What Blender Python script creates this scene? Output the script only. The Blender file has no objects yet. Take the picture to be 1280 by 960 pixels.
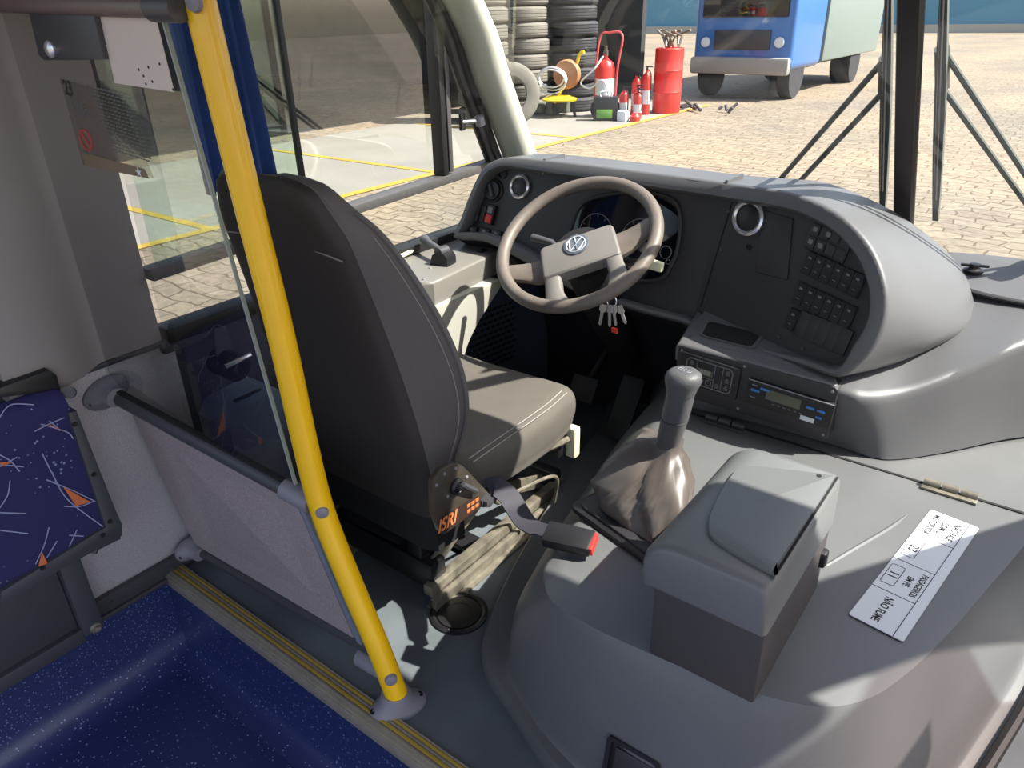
import bpy, bmesh, math, random
from mathutils import Vector, Matrix
COL = bpy.context.scene.collection
R = math.radians
random.seed(11)

def sr(r, g, b):
    f = lambda c: (c/255/12.92) if c/255 <= .04045 else ((c/255+.055)/1.055)**2.4
    return (f(r), f(g), f(b), 1)

# ------------------------------------------------------------------ materials
def mat(name, col, rough=.5, metal=0, spec=.5, var=0, vscale=8, bump=0, bscale=200, coat=0):
    m = bpy.data.materials.new(name); m.use_nodes = True
    n = m.node_tree.nodes; l = m.node_tree.links; b = n['Principled BSDF']
    b.inputs['Base Color'].default_value = col
    b.inputs['Roughness'].default_value = rough
    b.inputs['Metallic'].default_value = metal
    b.inputs['Specular IOR Level'].default_value = spec
    b.inputs['Coat Weight'].default_value = coat
    tc = n.new('ShaderNodeTexCoord')
    if var:
        t = n.new('ShaderNodeTexNoise'); t.inputs['Scale'].default_value = vscale; t.inputs['Detail'].default_value = 5
        l.new(tc.outputs['Object'], t.inputs['Vector'])
        r = n.new('ShaderNodeValToRGB')
        r.color_ramp.elements[0].position = .32; r.color_ramp.elements[1].position = .68
        r.color_ramp.elements[0].color = (*[c*(1-var) for c in col[:3]], 1)
        r.color_ramp.elements[1].color = (*[min(1, c*(1+var)) for c in col[:3]], 1)
        l.new(t.outputs['Fac'], r.inputs['Fac']); l.new(r.outputs['Color'], b.inputs['Base Color'])
    if bump:
        t2 = n.new('ShaderNodeTexNoise'); t2.inputs['Scale'].default_value = bscale; t2.inputs['Detail'].default_value = 3
        l.new(tc.outputs['Object'], t2.inputs['Vector'])
        bp = n.new('ShaderNodeBump'); bp.inputs['Strength'].default_value = bump; bp.inputs['Distance'].default_value = .002
        l.new(t2.outputs['Fac'], bp.inputs['Height']); l.new(bp.outputs['Normal'], b.inputs['Normal'])
    return m

def glass(name, tint=(1, 1, 1, 1), ior=1.45, rough=0, maxr=1.0):
    m = bpy.data.materials.new(name); m.use_nodes = True
    n = m.node_tree.nodes; l = m.node_tree.links
    for x in list(n): n.remove(x)
    o = n.new('ShaderNodeOutputMaterial'); mx = n.new('ShaderNodeMixShader')
    t = n.new('ShaderNodeBsdfTransparent'); g = n.new('ShaderNodeBsdfGlossy'); f = n.new('ShaderNodeLayerWeight')
    t.inputs['Color'].default_value = tint; g.inputs['Roughness'].default_value = rough
    f.inputs['Blend'].default_value = .5; f0 = 2*((ior-1)/(ior+1))**2      # two faces of a thin sheet, Schlick
    pw = n.new('ShaderNodeMath'); pw.operation = 'POWER'; pw.inputs[1].default_value = 4; l.new(f.outputs['Facing'], pw.inputs[0])
    ma = n.new('ShaderNodeMath'); ma.operation = 'MULTIPLY_ADD'; ma.inputs[1].default_value = maxr-f0; ma.inputs[2].default_value = f0; l.new(pw.outputs[0], ma.inputs[0])
    l.new(ma.outputs[0], mx.inputs['Fac']); l.new(t.outputs[0], mx.inputs[1]); l.new(g.outputs[0], mx.inputs[2])
    l.new(mx.outputs[0], o.inputs['Surface'])
    return m

# ------------------------------------------------------------------ mesh builder
def frame(o, u, v):
    u = Vector(u).normalized(); n = u.cross(Vector(v)).normalized(); v = n.cross(u)
    M = Matrix((( u.x, v.x, n.x, o[0]), (u.y, v.y, n.y, o[1]), (u.z, v.z, n.z, o[2]), (0, 0, 0, 1)))
    return M

def catmull(P, closed=False, k=6):
    P = [Vector(p) for p in P]; n = len(P); out = []
    for i in range(n if closed else n-1):
        if closed: a, b, c, d = P[i-1], P[i], P[(i+1) % n], P[(i+2) % n]
        else: a, b, c, d = P[max(i-1, 0)], P[i], P[i+1], P[min(i+2, n-1)]
        for j in range(k):
            t = j/k
            out.append(.5*((2*b)+(c-a)*t+(2*a-5*b+4*c-d)*t*t+(3*b-a-3*c+d)*t**3))
    if not closed: out.append(P[-1])
    return out

def rrect(w, h, r, k=4):
    o = []
    for cx, cy, a0 in ((w/2-r, h/2-r, 0), (-w/2+r, h/2-r, 90), (-w/2+r, -h/2+r, 180), (w/2-r, -h/2+r, 270)):
        for j in range(k+1):
            a = R(a0+90*j/k); o.append((cx+r*math.cos(a), cy+r*math.sin(a)))
    return o

class MB:
    def __init__(s): s.bm = bmesh.new()
    def _add(s, t, M=None, mi=0):
        if M is not None: bmesh.ops.transform(t, matrix=M, verts=t.verts)
        mp = {v: s.bm.verts.new(v.co) for v in t.verts}
        for f in t.faces:
            try:
                nf = s.bm.faces.new([mp[v] for v in f.verts]); nf.material_index = mi
            except ValueError: pass
        t.free(); return s
    def box(s, c, d, M=None, bev=.003, seg=2, mi=0):
        t = bmesh.new(); bmesh.ops.create_cube(t, size=1)
        for v in t.verts: v.co = Vector((v.co.x*d[0], v.co.y*d[1], v.co.z*d[2]))
        if bev: bmesh.ops.bevel(t, geom=list(t.edges), offset=min(bev, min(d)*.45), segments=seg, profile=.5, affect='EDGES')
        T = Matrix.Translation(c) if M is None else M @ Matrix.Translation(c)
        return s._add(t, T, mi)
    def prism(s, pts, M=None, d0=0, d1=.01, bev=0, seg=2, mi=0):
        t = bmesh.new()
        a = [t.verts.new((p[0], p[1], d0)) for p in pts]; b = [t.verts.new((p[0], p[1], d1)) for p in pts]
        n = len(pts); t.faces.new(a[::-1]); f1 = t.faces.new(b)
        for i in range(n): t.faces.new((a[i], a[(i+1) % n], b[(i+1) % n], b[i]))
        bmesh.ops.recalc_face_normals(t, faces=t.faces)
        if bev:
            es = [e for e in t.edges if all(abs(v.co.z-d1) < 1e-7 for v in e.verts)]
            bmesh.ops.bevel(t, geom=es, offset=bev, segments=seg, profile=.5, affect='EDGES', clamp_overlap=True)
        return s._add(t, M, mi)
    def tube(s, P, r, n=10, closed=False, mi=0, cap=True):
        P = [Vector(p) for p in P]; m = len(P); rr = r if isinstance(r, (list, tuple)) else [r]*m
        tg = []
        for i in range(m):
            a = P[(i-1) % m] if (closed or i) else P[i]; b = P[(i+1) % m] if (closed or i < m-1) else P[i]
            tg.append((b-a).normalized())
        up = Vector((0, 0, 1)) if abs(tg[0].z) < .9 else Vector((1, 0, 0))
        x = tg[0].cross(up).normalized(); L = []
        for i in range(m):
            x = (x-tg[i]*x.dot(tg[i])).normalized(); y = tg[i].cross(x)
            L.append([P[i]+rr[i]*(math.cos(2*math.pi*j/n)*x+math.sin(2*math.pi*j/n)*y) for j in range(n)])
        return s.loft(L, closed, cap and not closed, mi)
    def loft(s, L, closed=False, cap=True, mi=0, ring=True):
        t = bmesh.new(); V = [[t.verts.new(p) for p in l] for l in L]; n = len(L[0])
        for i in range(len(L) if closed else len(L)-1):
            a, b = V[i], V[(i+1) % len(L)]
            for j in range(n if ring else n-1):
                try: t.faces.new((a[j], a[(j+1) % n], b[(j+1) % n], b[j]))
                except ValueError: pass
        if cap and ring:
            t.faces.new(V[0][::-1]); t.faces.new(V[-1])
        bmesh.ops.recalc_face_normals(t, faces=t.faces)
        return s._add(t, None, mi)
    def lathe(s, prof, M=None, n=32, mi=0, close=False):
        L = [[Vector((r*math.cos(2*math.pi*j/n), r*math.sin(2*math.pi*j/n), z)) for j in range(n)] for r, z in prof]
        if M is not None: L = [[M @ p for p in l] for l in L]
        return s.loft(L, close, not close, mi)
    def poly(s, pts, mi=0):
        f = s.bm.faces.new([s.bm.verts.new(p) for p in pts]); f.material_index = mi; return s
    def slab(s, outer, inner, M, d, mi=0, floor=None):
        """plate with a hole: outer/inner 2D loops of equal length, hole d deep with a floor"""
        t = bmesh.new(); n = len(outer)
        a = [t.verts.new((p[0], p[1], 0)) for p in outer]; b = [t.verts.new((p[0], p[1], 0)) for p in inner]
        c = [t.verts.new((p[0], p[1], -d)) for p in inner]
        for i in range(n):
            j = (i+1) % n
            t.faces.new((a[i], a[j], b[j], b[i])); t.faces.new((b[i], b[j], c[j], c[i]))
        t.faces.new(c)
        return s._add(t, M, mi)
    def build(s, name, mats, parent=None, sharp=38, kind=None, sub=0):
        me = bpy.data.meshes.new(name); s.bm.to_mesh(me); s.bm.free()
        for m in (mats if isinstance(mats, (list, tuple)) else [mats]): me.materials.append(m)
        for p in me.polygons: p.use_smooth = True
        me.set_sharp_from_angle(angle=R(sharp))
        o = bpy.data.objects.new(name, me); COL.objects.link(o)
        if sub:
            md = o.modifiers.new('sub', 'SUBSURF'); md.levels = md.render_levels = sub
        if kind: o['kind'] = kind
        par(o, parent)
        return o

    def build_each(s, name, mats, parent=None, sharp=38):
        s.bm.verts.ensure_lookup_table(); seen = set(); out = []
        for v0 in s.bm.verts:
            if v0 in seen: continue
            isl = [v0]; seen.add(v0); k = 0
            while k < len(isl):
                for e in isl[k].link_edges:
                    o = e.other_vert(isl[k])
                    if o not in seen: seen.add(o); isl.append(o)
                k += 1
            n = MB(); mp = {v: n.bm.verts.new(v.co) for v in isl}
            for f in {f for v in isl for f in v.link_faces}: n.bm.faces.new([mp[v] for v in f.verts]).material_index = f.material_index
            out.append(n.build(name, mats, parent, sharp))
        s.bm.free(); return out

WM = {}
def par(o, parent):
    if parent is not None:
        o.parent = parent; o.matrix_parent_inverse = WM.get(parent.name, Matrix.Identity(4)).inverted()
def thing(name, label, cat, loc=(0, 0, 0), group=None):
    o = bpy.data.objects.new(name, None); COL.objects.link(o); o.location = loc; o.empty_display_size = .05
    WM[o.name] = Matrix.Translation(loc)
    return tag(o, label, cat, group)
def tag(o, label, cat, group=None):
    o['label'] = label; o['category'] = cat
    if group: o['group'] = group
    return o
def text(name, body, M, size, m, parent=None, extrude=.0003, sx=1, align='CENTER'):
    cu = bpy.data.curves.new(name, 'FONT'); cu.body = body; cu.size = size; cu.extrude = extrude
    cu.offset = size*.02; cu.align_x = align; cu.align_y = 'CENTER'; cu.materials.append(m)
    c = bpy.data.objects.new('lettering_curve', cu); COL.objects.link(c)
    bpy.context.view_layer.update()
    me = bpy.data.meshes.new_from_object(c.evaluated_get(bpy.context.evaluated_depsgraph_get()))
    bpy.data.objects.remove(c); bpy.data.curves.remove(cu)
    me.transform(M @ Matrix.Diagonal((sx, 1, 1, 1))); me.name = name
    if not me.materials: me.materials.append(m)
    o = bpy.data.objects.new(name, me); COL.objects.link(o)
    par(o, parent); return o
def copy_tree(o, loc, parent=None):
    c = o.copy(); COL.objects.link(c); c.location = loc
    for ch in o.children:
        d = ch.copy(); COL.objects.link(d); d.parent = c; d.matrix_parent_inverse = ch.matrix_parent_inverse.copy()
    return c

# ------------------------------------------------------------------ palette
M_dash   = mat('grey_dash_plastic', sr(90, 90, 92), .45, var=.05, vscale=5, bump=.15, bscale=900)
M_hump   = mat('grey_cover_plastic', sr(98, 99, 100), .38, var=.07, vscale=4, bump=.15, bscale=700)
M_face   = mat('charcoal_panel_plastic', sr(44, 43, 46), .5, bump=.2, bscale=900)
M_black  = mat('black_plastic', sr(24, 23, 26), .45)
M_matte  = mat('matte_black', sr(14, 14, 16), .8)
M_rub    = mat('black_rubber', sr(20, 20, 22), .55)
M_floor  = mat('grey_floor_vinyl', sr(94, 100, 105), .5, var=.2, vscale=6, bump=.1, bscale=300)
M_wall   = mat('grey_wall_panel', sr(150, 143, 141), .45)
M_alu    = mat('textured_aluminium', sr(188, 184, 190), .42, metal=.35, var=.12, vscale=420, bump=.9, bscale=330)
M_lam    = mat('mauve_laminate', sr(158, 146, 146), .5, var=.2, vscale=260, bump=.35, bscale=300)
M_edge   = mat('anodised_edge', sr(160, 172, 186), .35, metal=.5)
M_yel    = mat('yellow_pole_paint', sr(250, 196, 8), .35, var=.02, vscale=25, coat=.3)
M_clamp  = mat('grey_clamp_plastic', sr(128, 126, 134), .45)
M_dgrey  = mat('dark_grey_metal', sr(66, 66, 70), .45)
M_sgrey  = mat('grey_seat_frame', sr(62, 64, 70), .55)
M_chrome = mat('chrome', sr(225, 225, 228), .25, metal=.75)
M_steel  = mat('worn_steel', sr(118, 112, 100), .4, metal=.3, var=.35, vscale=30)
M_seat   = mat('brown_grey_fabric', sr(88, 83, 77), .85, var=.08, vscale=12, bump=.5, bscale=900)
M_backp  = mat('dark_brown_back_panel', sr(50, 45, 43), .65, var=.06, vscale=9, bump=.3, bscale=60)
M_back   = mat('brown_grey_cover', sr(92, 87, 85), .6, var=.06, vscale=9, bump=.3, bscale=60)
M_stitch = mat('grey_thread', sr(142, 138, 134), .8)
M_wheel  = mat('worn_beige_wheel', sr(104, 95, 88), .5, var=.1, vscale=40, bump=.2, bscale=600)
M_hubg   = mat('grey_wheel_pad', sr(112, 108, 104), .5, bump=.2, bscale=700)
M_boot   = mat('grey_leatherette', sr(84, 77, 72), .42, var=.1, vscale=20)
M_knob   = mat('grey_grip_leather', sr(80, 80, 82), .45, bump=.4, bscale=500)
M_lid    = mat('grey_lid_vinyl', sr(104, 106, 106), .42, bump=.2, bscale=700)
M_white  = mat('white_sticker', sr(214, 218, 222), .5)
M_ink    = mat('black_ink', sr(28, 28, 34), .6)
M_red    = mat('red_plastic', sr(205, 52, 44), .4)
M_cream  = mat('cream_plastic', sr(228, 226, 190), .5)
M_paper  = mat('cream_paper', sr(214, 200, 188), .7)
M_curt   = mat('blue_curtain', sr(52, 86, 148), .6, var=.1, vscale=20)
M_pillar = mat('pale_pillar_paint', sr(190, 190, 176), .35)
M_lcd    = mat('grey_green_lcd', sr(86, 90, 76), .3)
M_btn    = mat('blue_button', sr(56, 120, 184), .4)
M_icon   = mat('pale_icon_paint', sr(120, 120, 126), .5)
M_lens   = mat('dark_instrument_lens', sr(14, 16, 24), .06, spec=.8)
M_orange = mat('orange_label', sr(224, 110, 56), .5)
G_wind   = glass('windscreen_glass', (.93, .95, .93, 1), 1.45)
G_side   = glass('side_glass', (.82, .86, .83, 1), 1.5)
G_green  = glass('green_slider_glass', (.72, .86, .78, 1), 1.5)
G_part   = glass('smoky_partition_glass', (.74, .74, .75, 1), 1.62)

# ------------------------------------------------------------------ camera, sun, sky
cam = bpy.data.objects.new('camera', bpy.data.cameras.new('camera')); COL.objects.link(cam)
cam.data.sensor_width = 36; cam.data.lens = 921/1280*36; cam.data.clip_start = .02; cam.data.clip_end = 300
RX, RY, RZ = (0.796, 0.259, -0.547), (0.605, -0.371, 0.704), (-0.021, -0.892, -0.452)   # world axes seen from the camera
cam.matrix_world = Matrix(((RX[0], -RX[1], -RX[2], 0), (RY[0], -RY[1], -RY[2], 0), (RZ[0], -RZ[1], -RZ[2], 1.24), (0, 0, 0, 1)))
bpy.context.scene.camera = cam
SUN = Vector((.75, .32, 1)).normalized()
sl = bpy.data.lights.new('sun', 'SUN'); so = bpy.data.objects.new('sun', sl); COL.objects.link(so)
sl.energy = 10.5; sl.angle = R(.55); sl.color = (1, .95, .87)
so.rotation_euler = SUN.to_track_quat('Z', 'Y').to_euler(); so.location = (3, 2, 6)
w = bpy.data.worlds.new('sky'); bpy.context.scene.world = w; w.use_nodes = True
wn = w.node_tree.nodes; sk = wn.new('ShaderNodeTexSky'); sk.sky_type = 'NISHITA'; sk.sun_disc = False
sk.sun_elevation = math.asin(SUN.z); sk.sun_rotation = math.atan2(SUN.x, SUN.y); sk.air_density = 1.0; sk.dust_density = 2
hs = wn.new('ShaderNodeHueSaturation'); hs.inputs['Saturation'].default_value = .7; w.node_tree.links.new(sk.outputs['Color'], hs.inputs['Color']); w.node_tree.links.new(hs.outputs['Color'], wn['Background'].inputs['Color']); wn['Background'].inputs['Strength'].default_value = .26
vs = bpy.context.scene.view_settings; vs.view_transform = 'Standard'; vs.look = 'None'; vs.gamma = 1; vs.use_curve_mapping = False; vs.exposure = .4
cy = bpy.context.scene.cycles; cy.max_bounces = 10; cy.diffuse_bounces = 5; cy.transparent_max_bounces = 16; cy.caustics_reflective = False; cy.caustics_refractive = False
S = 'structure'

# ------------------------------------------------------------------ floors
MB().box((-.34, 1.375, -.02), (2.48, 1.55, .04), bev=0).build('floor', M_floor, kind=S)
def blue_mat():
    m = mat('blue_speckled_vinyl', sr(34, 42, 84), .35, bump=.1, bscale=200)
    n = m.node_tree.nodes; l = m.node_tree.links; b = n['Principled BSDF']
    tc = n.new('ShaderNodeTexCoord'); v = n.new('ShaderNodeTexVoronoi'); v.inputs['Scale'].default_value = 150
    l.new(tc.outputs['Object'], v.inputs['Vector'])
    ns = n.new('ShaderNodeTexNoise'); ns.inputs['Scale'].default_value = 14; l.new(tc.outputs['Object'], ns.inputs['Vector'])
    mm = n.new('ShaderNodeMath'); mm.operation = 'LESS_THAN'; l.new(v.outputs['Distance'], mm.inputs[0])
    q = n.new('ShaderNodeSeparateColor'); l.new(v.outputs['Color'], q.inputs[0])
    m3 = n.new('ShaderNodeMath'); m3.operation = 'MULTIPLY_ADD'; m3.inputs[1].default_value = .9; m3.inputs[2].default_value = -.55
    l.new(q.outputs[0], m3.inputs[0]); l.new(m3.outputs[0], mm.inputs[1])
    mx = n.new('ShaderNodeMix'); mx.data_type = 'RGBA'; mx.inputs[6].default_value = sr(38, 48, 94); mx.inputs[7].default_value = sr(128, 142, 180)
    l.new(mm.outputs[0], mx.inputs[0]); l.new(mx.outputs[2], b.inputs['Base Color'])
    return m
M_blue = blue_mat()
Zb = -.24
prof = [(-1.575, -.012), (-1.575, Zb+.075)] + [(-1.575+.075-.075*math.cos(R(a)), Zb+.075-.075*math.sin(R(a))) for a in (15, 30, 45, 60, 75, 90)] + [(-1.0, Zb), (.9, Zb)]
b = MB()
b.loft([[Vector((x, y, z)) for x, z in prof] for y in (-4, -1, .16, .598)], cap=False, ring=False)
p2 = [(.595, -.02), (.595, Zb+.04), (.588, Zb+.02), (.57, Zb+.006), (.54, Zb+.001)]
b.loft([[Vector((x, y, z)) for y, z in p2] for x in (-1.579, -1, .9)], cap=False, ring=False)
b.build('floor_lower', M_blue, kind=S)
# nosing on the platform edge: ribbed cream profile with two yellow inserts
M_nose = mat('cream_nosing', sr(142, 134, 120), .45, var=.1, vscale=30); M_nosey = mat('yellow_nosing', sr(176, 146, 58), .5)
b = MB()
b.box((-.34, .617, .003), (2.47, .046, .012), bev=.003); b.box((-.34, .594, -.009), (2.47, .008, .03), bev=.002)
for y, m_, wd in ((.606, 0, .006), (.615, 1, .007), (.623, 0, .004), (.631, 1, .006), (.637, 0, .004)):
    b.box((-.34, y, .0095), (2.468, wd, .004), bev=.001, mi=m_)
b.build('trim_1', [M_nose, M_nosey], kind=S)

# ------------------------------------------------------------------ left wall
XW = -1.58
b = MB()
b.box((XW-.02, -1.62, .285), (.04, 4.76, .59), bev=0, mi=1)                       # textured lower panel
b.box((XW-.02, 1.44, .29), (.04, 1.36, .58), bev=0, mi=2)                         # dark panel beside the driver
prof = [(.40, XW+.055), (.44, XW+.06), (.50, XW+.058), (.545, XW+.04), (.575, XW+.015), (.60, XW+.005), (.735, XW+.004), (.742, XW-.03), (.40, XW-.03)]
b.loft([[Vector((x, y, z)) for y, x in prof] for z in (.585, 1.8)], mi=0)
b.box((XW-.02, -.25, 1.72), (.04, 5, .17), bev=0, mi=0)
b.build('wall_left', [M_wall, M_alu, mat('dark_side_panel', sr(58, 62, 72), .45)], kind=S)
b = MB()
b.box((XW+.006, .48, .581), (.014, .52, .012), bev=.003)
b.box((XW+.012, .79, .574), (.022, .13, .030), bev=.004)
b.build('trim_2', M_sgrey, kind=S)
b = MB()   # screwed skirting strip over the edge of the blue vinyl
b.box((XW+.010, .2, .018), (.016, .98, .05), bev=.003); b.box((XW+.016, .2, -.004), (.022, .98, .012), bev=.003)
for y in (.46, .53, .61): b.lathe([(.006, 0), (.005, .003), (0, .0035)], frame((XW+.018, y, .02), (0, 1, 0), (0, 0, 1)), 8)
b.build('baseboard_left', M_dgrey, kind=S)

# driver's side window: sill bar, posts, lower pane bar
M_bar = mat('dark_window_bar', sr(72, 70, 70), .5, var=.08, vscale=60)
def bar(b, p, q, wx, wz, mi=0):
    p, q = Vector(p), Vector(q); d = (q-p); M = frame((p+q)/2, d, (0, 0, 1))
    b.box((0, 0, 0), (d.length, wz, wx), M, .003, mi=mi)
b = MB()
bar(b, (XW, .74, .742), (XW, 2.06, .795), .05, .026)
bar(b, (XW, .74, .600), (XW, 2.06, .600), .06, .035, 1)
bar(b, (XW, .752, .60), (XW, .752, 1.7), .05, .03, 1)
q = (-1.5800, 1.7038, 0.7940); bar(b, q, (XW, q[1]+.01, 1.7), .045, .022, 1)
q = (-1.5750, 1.7320, 0.7995); bar(b, q, (XW+.005, q[1]+.01, 1.7), .03, .018, 0)
b.build('window_1', [M_bar, M_rub], kind=S)
def pane(name, pts, m): return MB().poly([Vector(p) for p in pts]).build(name, m, kind=S)
pane('window_1.pane', [(XW-.012, .75, .745), (XW-.012, 2.10, .79), (XW-.012, 2.10, 1.62), (XW-.012, .75, 1.62)], glass('reflective_side_glass', (.86, .89, .86, 1), 1.8))
pane('window_2', [(XW-.010, .75, .61), (XW-.010, 2.08, .61), (XW-.010, 2.08, .785), (XW-.010, .75, .735)], G_side)
# sliding pane with its thin metal edge
x0 = (-1.5700, 1.1795, 0.8750); x1 = (-1.5700, 1.1785, 1.2716)
b = MB(); dY = (x1[1]-x0[1])/(x1[2]-x0[2])
yt = x0[1]+dY*(1.62-.75); yb = x0[1]
b.poly([(-1.572, .76, .75), (-1.572, yb, .75), (-1.572, yt, 1.62), (-1.572, .76, 1.62)], 0)
bar(b, (-1.57, yb, .75), (-1.57, yt, 1.62), .012, .016, 1)
bar(b, (-1.574, yb-.155, .75), (-1.574, yt-.155, 1.62), .004, .004, 2)
b.build('window_3', [G_green, M_rub, M_edge], kind=S)

MB().tube([(-1.5500, 1.3735, 0.5992), (-1.5500, 1.4304, 0.5985), (-1.5500, 1.5104, 0.6023), (-1.5600, 1.5380, 0.6036)], [.006, .007, .007, .005], 10).build('trim_7', M_cream, kind=S)  # pale tube standing in for the lit edge of the lower window bar
# ------------------------------------------------------------------ windscreen
XC = -.335; RAKE = .83
def ws(X, z, off=0):                  # point on the curved, raked windscreen
    return Vector((X, 2.12-RAKE*(z-.66)-.10*((X-XC)/1.15)**2+off, z))
def ws_pane(name, xa, xb):
    b = MB(); L = []
    for i in range(9):
        z = .60+1.10*i/8
        L.append([ws(xa+(xb-xa)*j/10, z) for j in range(11)])
    b.loft(L, cap=False, ring=False); return b.build(name, G_wind, kind=S)
ws_pane('window_4', -1.50, XC-.02); ws_pane('window_5', XC+.02, .63)
b = MB(); L = []
for z in (.60, .8, 1.0, 1.2, 1.4, 1.7):
    c = ws(XC, z); L.append([c+Vector(v) for v in ((-.022, -.012, 0), (-.018, -.022, 0), (.018, -.022, 0), (.022, -.012, 0), (.022, .010, 0), (-.022, .010, 0))])
b.loft(L); b.build('trim_3', mat('black_mullion', sr(30, 24, 26), .5), kind=S)
# A pillars
def pillar(name, ctr, rad, seal, mats):
    b = MB(); L = []
    P = catmull(ctr, k=4)
    for p in P:
        L.append([p+Vector((rad*1.02*math.cos(a), rad*.95*math.sin(a), 0)) for a in [2*math.pi*i/16 for i in range(16)]])
    b.loft(L, mi=0)
    b.tube(catmull(seal, k=4), .017, 8, mi=1)
    b.tube([p+Vector((.0, .035, 0)) for p in catmull(seal, k=4)], .017, 8, mi=1)
    return b.build(name, mats, kind=S)
pillar('trim_4', [(-1.5000, 2.0048, 0.8085), (-1.5000, 1.8732, 1.0486), (-1.4900, 1.7377, 1.2676), (-1.47, 1.25, 1.80)], .058,
       [(-1.5650, 1.9332, 0.7906), (-1.5600, 1.7892, 1.0685), (-1.5500, 1.6736, 1.2692), (-1.53, 1.24, 1.80)], [M_pillar, M_rub])
b = MB(); b.loft([[ws(.62, z)+Vector((dx, dy, 0)) for dx, dy in ((0, -.05), (.13, -.13), (.13, .02), (0, .02))] for z in (.3, .7, 1.1, 1.7)])
b.build('trim_5', M_pillar, kind=S)
# window latch on the pillar seal
t = thing('window_latch', 'small silver and black catch on the quarter window beside the pillar', 'latch', (-1.5500, 1.8229, 0.9294))
b = MB(); p = Vector((-1.5550, 1.7843, 0.9406)); q = Vector((-1.5300, 1.8382, 0.9406))
b.tube([p, p.lerp(q, .5), q], .007); b.build('latch_arm', M_chrome, t)
b = MB(); b.tube([q+Vector((0, -.004, .012)), q+Vector((0, .004, -.014))], .015, 12); b.build('latch_knob', M_clamp, t)
b = MB(); b.box(p, (.012, .02, .05), bev=.003); b.build('latch_plate', M_rub, t)

# ------------------------------------------------------------------ rest of the body around the cab (roof, rear, right side)
MB().box((XC, .345, 1.83), (2.6, 1.69, .06), bev=0).build('ceiling', M_wall, kind=S)
b = MB(); b.box((XC, 1.175, 1.74), (2.5, .18, .15), bev=.01); b.build('wall_front', M_wall, kind=S)
b = MB(); b.box((XC, 2.20, .05), (2.5, .06, 1.1), bev=0); b.build('wall_front_lower', M_wall, kind=S)
b = MB()
b.box((.92, .345, 1.72), (.04, 1.69, .17), bev=0)
for y in (-.45, .62): b.box((.92, y, .7), (.05, .08, 2.1), bev=0)
b.box((.92, 1.40, .05), (.04, 1.5, .8), bev=0); b.box((.92, 1.0, 1.36), (.03, .8, .07), bev=0)
b.build('wall_right', M_wall, kind=S)
pane('window_7', [(.92, .66, .45), (.92, 1.9, .45), (.92, 1.45, 1.66), (.92, .66, 1.66)], glass('tinted_door_glass', (.60, .52, .50, 1), 1.5))
# passenger window on the left with round corners (seen mirrored in the partition glass)
b = MB(); M = frame((XW, -1.25, 1.10), (0, 1, 0), (0, 0, 1))
b.slab([(p[0], p[1]) for p in rrect(3.5, 1.24, .01, 6)], rrect(3.24, .95, .12, 6), M, -.0, mi=0)
bmesh.ops.delete(b.bm, geom=[f for f in b.bm.faces if len(f.verts) > 4], context='FACES')
b.build('window_8', M_rub, kind=S)
pane('window_9', [(XW-.01, -3, .62), (XW-.01, .41, .62), (XW-.01, .41, 1.62), (XW-.01, -3, 1.62)], G_side)

# unseen visor, added along the upper windscreen to shade the seat cushion
t = thing('unseen_visor', 'unseen visor added across the top of the windscreen to shade the seat', 'sun visor', (-.7, 1.4, 1.6))
b = MB()
b.loft([[ws(x, z, -.05)+Vector((0, dy, 0)) for z, dy in ((1.43, 0), (1.66, 0), (1.66, -.01), (1.43, -.01))] for x in [-1.40+1.45*i/12 for i in range(13)]]); b.build('blind', mat('dark_blind', sr(50, 52, 58), .7), t)
MB().tube([ws(-1.40+1.45*i/12, 1.43, -.055) for i in range(13)], .010, 10).build('bottom_bar', M_dgrey, t)

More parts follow.
